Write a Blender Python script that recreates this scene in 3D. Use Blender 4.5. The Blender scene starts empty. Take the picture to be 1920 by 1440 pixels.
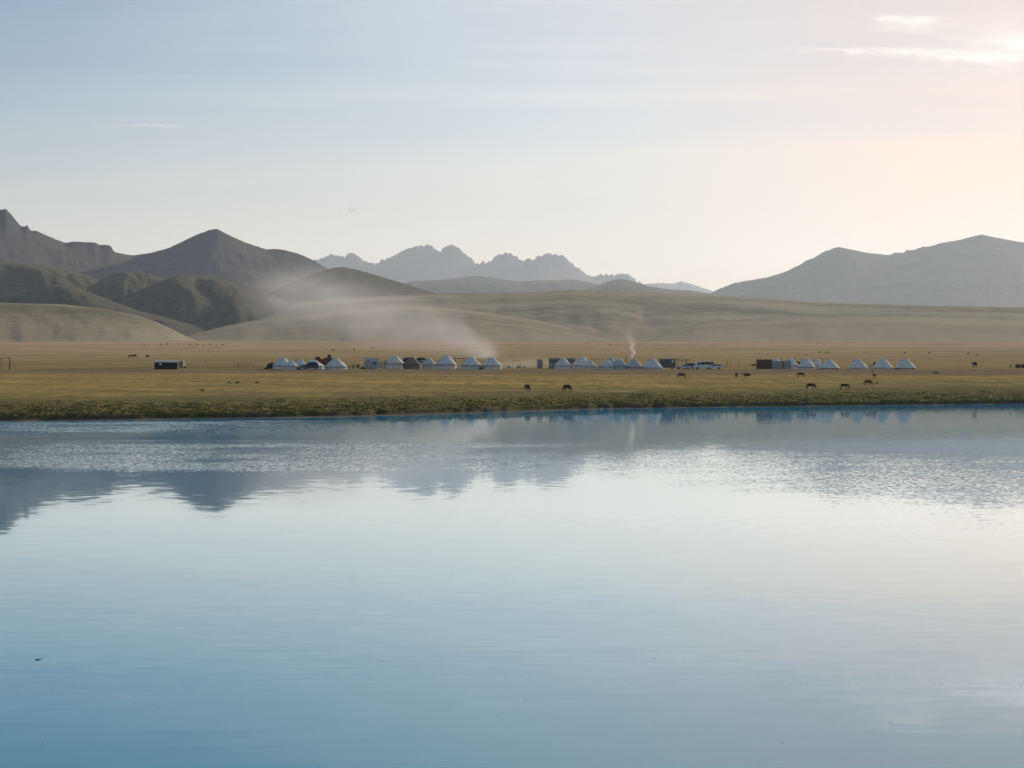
import bpy, bmesh, math, random
import numpy as np
from mathutils import Vector, Matrix
random.seed(7)
R = math.radians
sc = bpy.context.scene
COL = sc.collection

# ------------------------------------------------------------------ camera
F = 3880.0            # focal length in photo pixels
HC = 6.3              # metres above the lake
HOR = 692.0           # photo row of the horizon
cd = bpy.data.cameras.new("camera")
cam = bpy.data.objects.new("camera", cd); COL.objects.link(cam)
cd.sensor_width = 36.0
cd.lens = 36.0 * F / 1920.0
cd.shift_y = -(720.0 - HOR) / 1920.0
cd.clip_start = 0.5; cd.clip_end = 80000.0
cam.location = (0, 0, HC); cam.rotation_euler = (R(90), 0, 0)
sc.camera = cam

# ------------------------------------------------------------------ sky, sun, exposure
SUN_AZ = 32.0         # degrees to the right of the view direction
SUN_EL = 15.0
w = bpy.data.worlds.new("World"); sc.world = w; w.use_nodes = True
nt = w.node_tree; nt.nodes.clear()
N = nt.nodes.new; L = nt.links.new
def wmath(op, a, b=None, c=None, clamp=False):
    n = N('ShaderNodeMath'); n.operation = op; n.use_clamp = clamp
    for i, v in enumerate((a, b, c)):
        if v is None: continue
        if isinstance(v, (int, float)): n.inputs[i].default_value = v
        else: L(v, n.inputs[i])
    return n.outputs[0]
out = N('ShaderNodeOutputWorld'); bg = N('ShaderNodeBackground')
sky = N('ShaderNodeTexSky'); sky.sky_type = 'NISHITA'; sky.sun_disc = False
sky.sun_elevation = R(SUN_EL); sky.sun_rotation = R(SUN_AZ)
sky.altitude = 3000; sky.air_density = 1.0; sky.dust_density = 1.1; sky.ozone_density = 1.6
bg.inputs[1].default_value = 0.08
geo = N('ShaderNodeTexCoord'); sep = N('ShaderNodeSeparateXYZ'); L(geo.outputs['Generated'], sep.inputs[0])
fwd = wmath('GREATER_THAN', sep.outputs[1], 0.05)
ys = wmath('MAXIMUM', sep.outputs[1], 0.05)
U = wmath('DIVIDE', sep.outputs[0], ys)        # tangent of azimuth
V = wmath('DIVIDE', sep.outputs[2], ys)        # tangent of elevation
zpos = wmath('MAXIMUM', sep.outputs[2], 0.0)
# high thin veil: long streaks of cirrus all over the sky, projected on a cloud deck
zd = wmath('ADD', zpos, 0.09)
dx = wmath('DIVIDE', sep.outputs[0], zd); dy = wmath('DIVIDE', sep.outputs[1], zd)
cmb = N('ShaderNodeCombineXYZ'); L(wmath('MULTIPLY', dx, 0.30), cmb.inputs[0]); L(wmath('MULTIPLY', dy, 0.95), cmb.inputs[1])
vn = N('ShaderNodeTexNoise'); vn.inputs['Scale'].default_value = 0.9; vn.inputs['Detail'].default_value = 5; vn.inputs['Roughness'].default_value = 0.55
vn.inputs['Distortion'].default_value = 0.6
L(cmb.outputs[0], vn.inputs['Vector'])
vm = N('ShaderNodeMapRange'); vm.inputs[1].default_value = 0.42; vm.inputs[2].default_value = 0.66; vm.inputs[3].default_value = 0.0; vm.inputs[4].default_value = 1.0
vm.interpolation_type = 'SMOOTHSTEP'; L(vn.outputs[0], vm.inputs[0])
# the veil is lit most on the sun's side of the sky
sdir = Vector((math.sin(R(SUN_AZ)) * math.cos(R(SUN_EL)), math.cos(R(SUN_AZ)) * math.cos(R(SUN_EL)), math.sin(R(SUN_EL))))
dp = N('ShaderNodeVectorMath'); dp.operation = 'DOT_PRODUCT'; L(geo.outputs['Generated'], dp.inputs[0]); dp.inputs[1].default_value = sdir
# two small puffs and one long streak low in the sunward sky
def gauss(u0, v0, su, sv):
    a = wmath('POWER', wmath('DIVIDE', wmath('SUBTRACT', U, u0), su), 2.0)
    b = wmath('POWER', wmath('DIVIDE', wmath('SUBTRACT', Vw, v0), sv), 2.0)
    return wmath('EXPONENT', wmath('MULTIPLY', wmath('ADD', a, b), -1.0))
cm2 = N('ShaderNodeCombineXYZ'); L(wmath('MULTIPLY', U, 75.0), cm2.inputs[0]); L(wmath('MULTIPLY', V, 230.0), cm2.inputs[1])
n2 = N('ShaderNodeTexNoise'); n2.inputs['Scale'].default_value = 1.0; n2.inputs['Detail'].default_value = 6; n2.inputs['Roughness'].default_value = 0.6
L(cm2.outputs[0], n2.inputs['Vector'])
Vw = wmath('ADD', V, wmath('MULTIPLY', wmath('SUBTRACT', n2.outputs[0], 0.5), 0.007))
def uv(px, py): return (px - 960) / F, (HOR - py) / F
cl = None
for (px, py, sx, sy, g) in ((1668, 36, 26, 8, .75), (1728, 38, 30, 9, .65), (1700, 52, 60, 9, .2), (1600, 93, 90, 4, .35), (1730, 98, 100, 6, .5),
                            (1850, 108, 90, 8, .55), (1905, 80, 50, 14, .45), (290, 235, 60, 3, .28), (1990, 90, 60, 26, .7), (1950, 80, 190, 60, .28)):
    u0, v0 = uv(px, py)
    gg = wmath('MULTIPLY', gauss(u0, v0, sx / F, sy / F), g * 0.95)
    cl = gg if cl is None else wmath('ADD', cl, gg)
rag = wmath('MULTIPLY', wmath('MAXIMUM', wmath('SUBTRACT', n2.outputs[0], 0.14), 0.0), 1.75)
cl = wmath('MULTIPLY', wmath('MULTIPLY', cl, rag, None), fwd, None, True)
# colour sums
def wmix(fac, a, b):
    n = N('ShaderNodeMix'); n.data_type = 'RGBA'
    if isinstance(fac, float): n.inputs[0].default_value = fac
    else: L(fac, n.inputs[0])
    for k, v in ((6, a), (7, b)):
        if isinstance(v, tuple): n.inputs[k].default_value = v
        else: L(v, n.inputs[k])
    return n.outputs[2]
VHIGH = (4.2, 6.8, 7.9, 1); VLOW = (12.4, 10.0, 6.5, 1); VMID = (11.0, 11.0, 10.6, 1); VSUN = (13.6, 8.9, 5.9, 1); CLOUD = (20.0, 17.6, 15.2, 1)
def wsm(v, a, b):
    n = N('ShaderNodeMapRange'); n.interpolation_type = 'SMOOTHSTEP'; L(v, n.inputs[0])
    n.inputs[1].default_value = a; n.inputs[2].default_value = b; n.inputs[3].default_value = 0.0; n.inputs[4].default_value = 1.0
    return n.outputs[0]
low = wsm(zpos, 0.175, 0.02)
g1 = wsm(dp.outputs['Value'], 0.66, 0.91); g2 = wsm(dp.outputs['Value'], 0.84, 0.97)
veilcol = wmix(low, VHIGH, VLOW)
veilcol = wmix(wmath('MULTIPLY', g1, wmath('MULTIPLY_ADD', low, -0.85, 1.0)), veilcol, VMID)
veilcol = wmix(wmath('MULTIPLY', g2, 0.92), veilcol, VSUN)
vf = wmath('ADD', wmath('MULTIPLY_ADD', vm.outputs[0], 0.24, 0.04), wmath('ADD', wmath('MULTIPLY', low, 0.64), wmath('MULTIPLY', g1, 0.52)), None, True)
c1 = wmix(vf, sky.outputs[0], veilcol)
c2 = wmix(cl, c1, CLOUD)
L(c2, bg.inputs[0]); L(bg.outputs[0], out.inputs[0])

sl = bpy.data.lights.new("sun", 'SUN'); sl.energy = 4.9; sl.angle = R(0.5); sl.color = (1.0, 0.84, 0.66)
sun = bpy.data.objects.new("sun", sl); COL.objects.link(sun)
sun.rotation_euler = (-sdir).to_track_quat('-Z', 'Y').to_euler()
vs = sc.view_settings
vs.view_transform = 'Standard'; vs.look = 'None'; vs.gamma = 1.0; vs.use_curve_mapping = False
vs.exposure = 0.0
sc.cycles.max_bounces = 6; sc.cycles.volume_bounces = 0; sc.cycles.transparent_max_bounces = 12
sc.cycles.use_denoising = True
sc.cycles.sample_clamp_indirect = 4.0
sc.cycles.volume_max_steps = 256

# ------------------------------------------------------------------ helpers
def tag(o, label=None, cat=None, group=None, kind=None):
    if label: o['label'] = label
    if cat: o['category'] = cat
    if group: o['group'] = group
    if kind: o['kind'] = kind
    return o
def X(px, D): return (px - 960.0) / F * D
def Z(py, D): return HC + (HOR - py) / F * D

class Mat:
    """small node helper for one material"""
    def __init__(s, name, rough=0.8):
        s.m = bpy.data.materials.new(name); s.m.use_nodes = True
        s.nt = s.m.node_tree; s.b = s.nt.nodes['Principled BSDF']; s.b.inputs['Roughness'].default_value = rough
        s.b.inputs['Specular IOR Level'].default_value = 0.25 if rough < 0.9 else 0.0
        if rough >= 0.9:
            s.b.inputs['Sheen Weight'].default_value = 0.10; s.b.inputs['Sheen Roughness'].default_value = 0.5
            s.b.inputs['Sheen Tint'].default_value = (0.9, 0.72, 0.45, 1)
    def n(s, t): return s.nt.nodes.new(t)
    def l(s, a, b): s.nt.links.new(a, b)
    def math(s, op, a, b=None, c=None, clamp=False):
        n = s.n('ShaderNodeMath'); n.operation = op; n.use_clamp = clamp
        for i, v in enumerate((a, b, c)):
            if v is None: continue
            if isinstance(v, (int, float)): n.inputs[i].default_value = v
            else: s.l(v, n.inputs[i])
        return n.outputs[0]
    def pos(s):
        return s.n('ShaderNodeNewGeometry').outputs['Position']
    def obj(s):
        return s.n('ShaderNodeTexCoord').outputs['Object']
    def vmul(s, v, k):
        n = s.n('ShaderNodeVectorMath'); n.operation = 'MULTIPLY'; s.l(v, n.inputs[0]); n.inputs[1].default_value = k
        return n.outputs[0]
    def noise(s, v, scale=1.0, detail=4, rough=0.55, k=(1, 1, 1), dist=0.0, col=False):
        n = s.n('ShaderNodeTexNoise'); n.inputs['Scale'].default_value = scale; n.inputs['Detail'].default_value = detail
        n.inputs['Roughness'].default_value = rough; n.inputs['Distortion'].default_value = dist
        s.l(s.vmul(v, k), n.inputs['Vector'])
        return n.outputs[1 if col else 0]
    def ramp(s, v, stops, interp='LINEAR'):
        n = s.n('ShaderNodeValToRGB'); s.l(v, n.inputs[0]); cr = n.color_ramp; cr.interpolation = interp
        while len(cr.elements) < len(stops): cr.elements.new(0.5)
        for e, (p, c) in zip(cr.elements, stops):
            e.position = p; e.color = (*c, 1) if len(c) == 3 else c
        return n.outputs[0]
    def rng(s, v, a, b, c=0.0, d=1.0, smooth=True):
        n = s.n('ShaderNodeMapRange'); s.l(v, n.inputs[0])
        for i, q in enumerate((a, b, c, d)): n.inputs[i + 1].default_value = q
        if smooth: n.interpolation_type = 'SMOOTHSTEP'
        return n.outputs[0]
    def mix(s, fac, a, b, mode='MIX'):
        n = s.n('ShaderNodeMix'); n.data_type = 'RGBA'; n.blend_type = mode
        if isinstance(fac, (int, float)): n.inputs[0].default_value = fac
        else: s.l(fac, n.inputs[0])
        for k, v in ((6, a), (7, b)):
            if isinstance(v, tuple): n.inputs[k].default_value = (*v, 1) if len(v) == 3 else v
            else: s.l(v, n.inputs[k])
        return n.outputs[2]
    def color(s, c): s.l(c, s.b.inputs['Base Color'])
    def bump(s, h, strength=0.5, dist=0.1):
        n = s.n('ShaderNodeBump'); n.inputs['Strength'].default_value = strength; n.inputs['Distance'].default_value = dist
        s.l(h, n.inputs['Height']); s.l(n.outputs[0], s.b.inputs['Normal'])

def plain(name, col, rough=0.75, var=0.18, scale=2.0, metal=0.0):
    """a colour with worn, blotchy variation"""
    m = Mat(name, rough); v = m.obj()
    if name.startswith(('hide', 'mane', 'dark')): m.b.inputs['Specular IOR Level'].default_value = 0.08
    f = m.noise(v, scale, 5, 0.65)
    dark = tuple(c * (1 - var) for c in col); lite = tuple(min(1, c * (1 + var)) for c in col)
    m.color(m.ramp(f, [(0.3, dark), (0.7, lite)]))
    m.b.inputs['Metallic'].default_value = metal
    return m.m

# numpy gradient noise
def _h(ix, iy, seed):
    n = (ix.astype(np.int64) * 374761393 + iy.astype(np.int64) * 668265263 + seed * 1442695041) & 0xffffffff
    n = ((n ^ (n >> 13)) * 1274126177) & 0xffffffff
    return ((n ^ (n >> 16)) & 0xffff) / 65535.0 * 2 * math.pi
def perlin(x, y, seed=0):
    x = np.asarray(x, float); y = np.asarray(y, float)
    x, y = np.broadcast_arrays(x, y)
    ix = np.floor(x); iy = np.floor(y); fx = x - ix; fy = y - iy
    def g(a, b):
        t = _h(ix + a, iy + b, seed); return np.cos(t) * (fx - a) + np.sin(t) * (fy - b)
    ux = fx * fx * fx * (fx * (fx * 6 - 15) + 10); uy = fy * fy * fy * (fy * (fy * 6 - 15) + 10)
    n0 = g(0, 0) * (1 - ux) + g(1, 0) * ux; n1 = g(0, 1) * (1 - ux) + g(1, 1) * ux
    return (n0 * (1 - uy) + n1 * uy) * 1.4
def fbm(x, y, o=4, seed=0, gain=0.5):
    s = 0; a = 1; t = 0
    for k in range(o):
        s = s + a * perlin(x * 2 ** k + 17.3 * k, y * 2 ** k + 9.1 * k, seed + k); t += a; a *= gain
    return s / t
def ridged(x, y, o=4, seed=0):
    s = 0; a = 1; t = 0
    for k in range(o):
        s = s + a * (1 - np.abs(perlin(x * 2 ** k + 5.3 * k, y * 2 ** k + 3.7 * k, seed + k)) * 2); t += a; a *= 0.5
    return s / t

def mesh_obj(name, verts, faces, mat, parent=None, smooth=True):
    me = bpy.data.meshes.new(name)
    me.from_pydata([tuple(v) for v in verts], [], faces)
    me.update()
    if smooth: me.polygons.foreach_set('use_smooth', [True] * len(me.polygons))
    if mat: me.materials.append(mat)
    o = bpy.data.objects.new(name, me); COL.objects.link(o)
    if parent: o.parent = parent
    return o
def grid_obj(name, Xa, Ya, Za, mat, attrs=None, smooth=True):
    """numpy grid -> mesh (rows x cols)"""
    r, c = Xa.shape
    co = np.stack([Xa, Ya, Za], -1).reshape(-1, 3).astype(np.float32)
    idx = np.arange(r * c).reshape(r, c)
    q = np.stack([idx[:-1, :-1], idx[:-1, 1:], idx[1:, 1:], idx[1:, :-1]], -1).reshape(-1, 4).astype(np.int32)
    me = bpy.data.meshes.new(name)
    me.vertices.add(len(co)); me.vertices.foreach_set('co', co.ravel())
    me.loops.add(q.size); me.loops.foreach_set('vertex_index', q.ravel())
    me.polygons.add(len(q)); me.polygons.foreach_set('loop_start', np.arange(0, q.size, 4, dtype=np.int32))
    me.polygons.foreach_set('loop_total', np.full(len(q), 4, dtype=np.int32))
    if smooth: me.polygons.foreach_set('use_smooth', np.ones(len(q), dtype=bool))
    for k, a in (attrs or {}).items():
        at = me.attributes.new(k, 'FLOAT', 'POINT'); at.data.foreach_set('value', a.ravel().astype(np.float32))
    me.update(calc_edges=True); me.validate()
    me.materials.append(mat)
    o = bpy.data.objects.new(name, me); COL.objects.link(o)
    return o

# ------------------------------------------------------------------ ground height
SH_PX = [-3000, -1200, 0, 150, 300, 450, 600, 780, 960, 1100, 1300, 1500, 1700, 1920, 3000, 4500]
SH_D = [205, 222, 249, 253, 259, 264, 269, 286, 305.6, 326, 339.5, 349, 361, 373, 400, 410]
_xs = np.linspace(-3000, 4500, 1501); _ss = np.convolve(np.pad(np.interp(_xs, SH_PX, SH_D), 20, mode='edge'), np.ones(41) / 41, 'valid')
def shore(px): return np.interp(px, _xs, _ss)
DZ = [604, 640, 1000, 1785, 2500, 3500, 5600]
ZZ = [6.22, 6.62, 11.7, 27.5, 40, 52, 78]
def ground(x, y, fine=True, want_hum=False):
    x = np.asarray(x, float); y = np.asarray(y, float)
    px = np.clip(960 + F * x / np.maximum(y, 1), -3000, 4500)
    t = y - shore(px)
    wob = 1.3 * fbm(x / 9.0, x * 0 + 3.0, 3, 11) + 0.5 * perlin(x / 1.6, x * 0 + 1.0, 12)
    t = t + wob
    s = np.clip(t / (604 - shore(px)), 0, 1)
    # lake bed, mud rim, cut bank, slope
    edge = 1.5 + 1.2 * fbm(x / 4.0, y / 4.0, 3, 5)
    cut = np.clip((t - edge) / 0.7, 0, 1); cut = cut * cut * (3 - 2 * cut)
    z = np.where(t < 0, 0.12 * t, 0.03 * np.minimum(t, 3)) + 0.42 * cut
    z = z + (6.22 - 0.45) * s ** 1.02
    zb = np.interp(y, DZ, ZZ)
    z = np.where(y > 604, zb, z)
    # meadow undulation
    z = z + (0.10 * fbm(x / 22, y / 30, 3, 21)) * np.clip((t - 50) / 40, 0, 1) * np.clip((700 - y) / 60, 0, 1)
    z = z + np.clip((y - 660) / 500, 0, 1) * 1.6 * fbm(x / 160, y / 240, 3, 22)
    hum = 0 * z
    # track along the top of the rise
    z = z + 0.22 * np.exp(-((y - 590 - 6 * perlin(x / 80, x * 0, 31)) / 5.0) ** 2) - 0.25 * np.exp(-((y - 572) / 7.0) ** 2)
    if fine:
        hz = np.clip((t - 1.0) / 2.0, 0, 1) * np.clip(1 - (t - 40 - 26 * fbm(x / 18, y / 22, 2, 41)) / 34, 0, 1)
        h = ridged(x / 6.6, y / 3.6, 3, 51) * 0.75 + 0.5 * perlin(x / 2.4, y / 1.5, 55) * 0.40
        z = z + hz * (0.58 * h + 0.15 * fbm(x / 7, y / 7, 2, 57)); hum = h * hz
        fl = np.clip((t - 30) / 40, 0, 1) * np.clip((900 - y) / 200, 0, 1)
        z = z + fl * 0.05 * perlin(x / 1.6, y / 3.0, 61)
    if want_hum: return z, hum
    return z
def gz(x, y): return float(ground(np.array([x]), np.array([y]), False)[0])
def gpx(px, D): return gz(X(px, D), D)

# meadow material
m = Mat('meadow', 0.95); P = m.pos()
at = m.n('ShaderNodeAttribute'); at.attribute_name = 'inland'
sp = m.n('ShaderNodeSeparateXYZ'); m.l(P, sp.inputs[0])
big = m.noise(P, 0.035, 4, 0.6, (0.5, 1, 1)); mid = m.noise(P, 0.16, 5, 0.65, (0.45, 1, 1)); fine = m.noise(P, 1.4, 4, 0.7)
gold = m.ramp(m.math('ADD', m.math('MULTIPLY', mid, 0.6), m.math('MULTIPLY', big, 0.4)),
              [(0.32, (0.13, 0.122, 0.032)), (0.44, (0.23, 0.182, 0.050)), (0.55, (0.36, 0.245, 0.078)), (0.66, (0.50, 0.355, 0.125))])
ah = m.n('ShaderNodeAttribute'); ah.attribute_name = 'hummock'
grain = m.noise(P, 0.42, 4, 0.7, (1.0, 0.16, 1))
gold = m.mix(m.rng(grain, 0.36, 0.56, 0.55, 0.0), gold, (0.075, 0.066, 0.024))
gold = m.mix(m.rng(grain, 0.58, 0.74, 0.0, 0.35), gold, (0.50, 0.36, 0.16))
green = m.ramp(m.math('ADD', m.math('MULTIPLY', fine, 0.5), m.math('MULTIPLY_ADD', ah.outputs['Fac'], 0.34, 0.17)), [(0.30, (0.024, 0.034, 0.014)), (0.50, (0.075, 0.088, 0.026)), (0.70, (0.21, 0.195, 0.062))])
gf = m.rng(m.math('ADD', at.outputs['Fac'], m.math('MULTIPLY', m.math('ADD', m.math('MULTIPLY', big, 0.5), m.math('SUBTRACT', m.math('MULTIPLY', mid, 0.7), 0.6)), 190.0)), 34, 104)
olive = m.ramp(m.math('ADD', m.math('MULTIPLY', mid, 0.5), m.math('MULTIPLY', grain, 0.5)), [(0.36, (0.075, 0.088, 0.030)), (0.5, (0.16, 0.155, 0.052)), (0.64, (0.26, 0.22, 0.085))])
go = m.rng(m.math('ADD', at.outputs['Fac'], m.math('MULTIPLY', m.math('ADD', m.math('MULTIPLY', big, 0.5), m.math('SUBTRACT', m.math('MULTIPLY', mid, 0.7), 0.6)), 260.0)), 60, 160)
c = m.mix(gf, green, m.mix(go, olive, gold))
# bare grey brown track near the top of the rise
tr = m.math('ADD', sp.outputs[1], m.math('MULTIPLY', m.math('SUBTRACT', m.noise(P, 0.02, 3, 0.6, (1, 1, 1)), 0.5), 30.0))
tm = m.math('MULTIPLY', m.rng(tr, 528, 548), m.rng(tr, 607, 601, 0, 1))
tcol = m.ramp(m.noise(P, 0.25, 5, 0.7, (0.3, 1, 1)), [(0.38, (0.075, 0.062, 0.045)), (0.60, (0.19, 0.145, 0.105))])
c = m.mix(m.math('MULTIPLY', tm, 0.92), c, tcol)
# farther grassland, pinkish with dry flower heads in long bands
yv = m.math('ADD', sp.outputs[1], m.math('MULTIPLY', m.math('SUBTRACT', m.noise(P, 0.004, 4, 0.6, (0.35, 1, 1)), 0.5), 700.0))
far = m.ramp(m.rng(yv, 600, 3400, 0, 1, False), [(0.0, (0.20, 0.165, 0.062)), (0.10, (0.28, 0.215, 0.095)), (0.28, (0.42, 0.30, 0.18)),
             (0.50, (0.52, 0.34, 0.26)), (0.62, (0.43, 0.34, 0.225)), (0.75, (0.36, 0.31, 0.20))])
fv = m.noise(P, 0.02, 6, 0.65, (0.25, 1, 1))
far = m.mix(m.rng(fv, 0.36, 0.6, 0.55, 0.0), far, (0.11, 0.095, 0.045), 'MIX')
far = m.mix(m.rng(m.noise(P, 0.12, 4, 0.7, (0.6, 0.10, 1)), 0.34, 0.5, 0.35, 0.0), far, (0.12, 0.095, 0.05), 'MIX')
c = m.mix(m.rng(sp.outputs[1], 604, 640), c, far)
mud = m.mix(m.rng(at.outputs['Fac'], 0.9, 2.6), (0.085, 0.07, 0.062), c)
m.color(mud)
m.bump(m.noise(P, 2.2, 5, 0.7), 0.6, 0.12)
MEADOW = m.m

cols = np.concatenate([np.linspace(-3000, -200, 90, endpoint=False), np.arange(-200, 2121, 2.2), np.linspace(2122, 4500, 80)])
rows = np.concatenate([np.arange(-10, -1, 1.5), np.arange(-1, 72, 0.28), np.arange(72, 130, 0.9)])
PXg, Tg = np.meshgrid(cols, rows)
Dn = shore(PXg) + Tg
far_s = np.linspace(0, 1, 210)[1:] ** 1.9
Df = (shore(cols)[None, :] + 130) + (5400 - shore(cols)[None, :] - 130) * far_s[:, None]
D = np.concatenate([Dn, Df]); PXa = np.broadcast_to(cols, D.shape)
Xg = X(PXa, D); Zg, Hg = ground(Xg, D, True, True)
g = grid_obj('ground', Xg, D, Zg, MEADOW, {'inland': D - shore(PXa), 'hummock': Hg}); tag(g, kind='structure')

# ------------------------------------------------------------------ hills and mountains
def hillmat(name, lo, mid_, hi, sc_=0.004, st=(0.35, 1, 1)):
    m = Mat(name, 0.95); P = m.pos()
    a = m.noise(P, sc_, 7, 0.62, st); b = m.noise(P, sc_ * 9, 5, 0.65, st)
    b2 = m.noise(P, 0.028, 5, 0.7, (1, 1.8, 0)) if st[0] < 1 else b
    f = m.math('ADD', m.math('MULTIPLY', a, 0.45), m.math('ADD', m.math('MULTIPLY', b, 0.2), m.math('MULTIPLY', b2, 0.35)))
    m.color(m.ramp(f, [(0.43, lo), (0.5, mid_), (0.58, hi)]))
    m.bump(b, 0.5, 4.0)
    return m.m
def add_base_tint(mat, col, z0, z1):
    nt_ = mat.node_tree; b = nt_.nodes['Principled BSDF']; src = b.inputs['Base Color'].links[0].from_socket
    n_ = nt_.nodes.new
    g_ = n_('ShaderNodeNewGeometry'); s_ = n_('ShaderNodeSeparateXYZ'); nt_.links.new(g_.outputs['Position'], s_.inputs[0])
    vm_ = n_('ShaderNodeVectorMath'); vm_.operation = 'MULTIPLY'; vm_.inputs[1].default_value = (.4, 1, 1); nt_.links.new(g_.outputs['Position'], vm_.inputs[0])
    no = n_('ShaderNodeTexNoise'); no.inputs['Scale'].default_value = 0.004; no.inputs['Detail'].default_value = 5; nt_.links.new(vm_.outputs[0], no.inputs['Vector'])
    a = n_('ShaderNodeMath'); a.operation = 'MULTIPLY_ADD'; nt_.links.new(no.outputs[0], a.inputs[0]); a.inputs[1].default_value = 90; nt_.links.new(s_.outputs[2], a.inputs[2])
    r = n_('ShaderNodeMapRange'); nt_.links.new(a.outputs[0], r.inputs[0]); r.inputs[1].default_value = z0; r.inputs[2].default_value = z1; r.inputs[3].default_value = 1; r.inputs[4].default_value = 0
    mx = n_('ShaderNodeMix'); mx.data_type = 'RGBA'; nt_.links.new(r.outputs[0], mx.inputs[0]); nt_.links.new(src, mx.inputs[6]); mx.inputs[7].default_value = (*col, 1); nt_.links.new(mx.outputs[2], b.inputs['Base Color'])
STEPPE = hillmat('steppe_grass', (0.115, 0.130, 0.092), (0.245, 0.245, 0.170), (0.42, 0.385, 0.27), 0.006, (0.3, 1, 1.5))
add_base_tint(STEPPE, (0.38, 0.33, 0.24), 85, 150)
FOOT = hillmat('foothill_grass', (0.038, 0.052, 0.046), (0.056, 0.071, 0.060), (0.088, 0.098, 0.078), 0.006, (1, 1, 1))
ROCKM = hillmat('mountain_rock', (0.040, 0.060, 0.084), (0.052, 0.075, 0.101), (0.068, 0.090, 0.116), 0.004, (1, 1, 1))
STEPPE_LOW = None
def ridge(name, pts, D0, W, mat, step=4, rows=44, jag=0.0, jfreq=0.12, gully=0.3, gfreq=0.02, power=1.3, soft=False, back=0.7, seed=1, base=None, wp=0.3):
    if mat is STEPPE or mat is STEPPE_LOW: wp = 0.05; gully *= 0.35
    elif name == 'mountain': gully *= 0.05; wp = 0.0
    else: gully *= 0.20; wp = 0.08; gfreq *= 0.6
    pts = sorted(pts); xs = [p[0] for p in pts]; ys = [p[1] for p in pts]
    lo, hi = xs[0], xs[-1]
    cols = np.arange(lo, hi + step, step, dtype=float)
    py = np.interp(cols, xs, ys)
    k = max(1, int((14 if soft else 2) / step)) * 2 + 1
    py = np.convolve(np.pad(py, k // 2, mode='edge'), np.ones(k) / k, 'valid')
    py0 = py.copy()
    if jag:
        py = py - jag * (ridged(cols * jfreq, cols * 0 + seed, 4, seed) - 0.35) - 0.4 * jag * perlin(cols * jfreq * 5, cols * 0, seed + 3)
    t = np.concatenate([-np.linspace(1, 0, rows) ** 1.15, np.linspace(0, back, rows // 3)[1:]])
    T, C = np.meshgrid(t, cols, indexing='ij')
    D = D0 + T * W
    kw = max(1, int((70 if name == 'mountain' else 34) / step)) * 2 + 1
    pys = np.convolve(np.pad(py0, kw // 2, mode='edge'), np.ones(kw) / kw, 'valid')
    kk = np.exp(-np.abs(T) * 45); k2 = np.exp(-np.abs(T) * (13 if name == 'mountain' else 3.5))
    zc = Z(py, D0)[None, :] * kk + Z(py0[None, :] * k2 + pys[None, :] * (1 - k2) + 0.3 * jag, D0) * (1 - kk)
    b0 = np.interp(D0, DZ, ZZ) if base is None else base
    zb = np.interp(D, DZ, ZZ) if base is None else base + 0 * D
    zb = zb - 6 - 0.01 * W
    at = np.abs(T)
    warp = fbm(C * gfreq * 0.8, T * 1.5, 3, seed + 20) * wp * np.sin(np.pi * np.clip(at, 0, 1))
    a2 = np.clip(at + warp, 0, 1)
    prof = 0.5 + 0.5 * np.cos(np.pi * a2) if soft else (1 - a2) ** power
    H = zc - zb
    env = np.clip(at * 5, 0, 1) * (1 - at)
    gn = ridged(C * gfreq - 1.4 * at + 0.8 * fbm(C * gfreq, T * 3, 2, seed + 7), T * 1.6 + 3, 4, seed + 9)
    env = np.clip(at * 5, 0, 1) * (1 - at)
    if name == 'mountain': prof = prof + 0.022 * env * fbm(C * 0.03, T * W * F / D0 * 0.012, 4, seed + 40)
    z = zb + H * prof - H * gully * env * (1 - gn) * 0.6
    o = grid_obj(name, X(C, D), D, z, mat)
    tag(o, kind='structure')
    return o
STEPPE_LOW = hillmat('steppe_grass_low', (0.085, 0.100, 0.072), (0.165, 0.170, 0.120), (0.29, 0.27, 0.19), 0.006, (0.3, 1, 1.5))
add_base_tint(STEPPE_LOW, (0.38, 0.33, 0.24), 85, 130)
# smooth steppe hills behind the camp
ridge('hill', [(-900, 556), (0, 569), (100, 571), (123, 572), (167, 577), (233, 587), (277, 598), (305, 609), (345, 630), (380, 645), (420, 660)],
      3000, 900, STEPPE_LOW, soft=True, gully=0.17, gfreq=0.014, seed=3)
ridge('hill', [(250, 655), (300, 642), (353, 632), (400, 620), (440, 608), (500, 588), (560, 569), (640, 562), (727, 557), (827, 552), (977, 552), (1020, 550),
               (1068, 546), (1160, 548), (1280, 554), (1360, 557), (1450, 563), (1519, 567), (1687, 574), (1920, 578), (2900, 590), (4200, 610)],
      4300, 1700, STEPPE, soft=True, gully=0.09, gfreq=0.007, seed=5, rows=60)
ridge('hill', [(310, 645), (353, 630), (417, 613), (467, 603), (567, 591), (640, 583), (700, 578), (780, 574), (880, 582), (1000, 600), (1120, 625), (1200, 645)],
      3400, 800, STEPPE, soft=True, gully=0.08, gfreq=0.012, seed=8)
ridge('hill', [(760, 640), (850, 590), (930, 572), (1000, 564), (1080, 560), (1150, 563), (1230, 575), (1290, 590), (1325, 601), (1380, 625), (1430, 650)],
      3900, 1100, STEPPE, soft=True, gully=0.10, gfreq=0.012, seed=12)
ridge('hill', [(1180, 650), (1262, 620), (1330, 603), (1450, 596), (1600, 594), (1760, 597), (1920, 602), (2500, 612), (3400, 640)],
      3300, 900, STEPPE, soft=True, gully=0.10, gfreq=0.010, seed=15)
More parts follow.
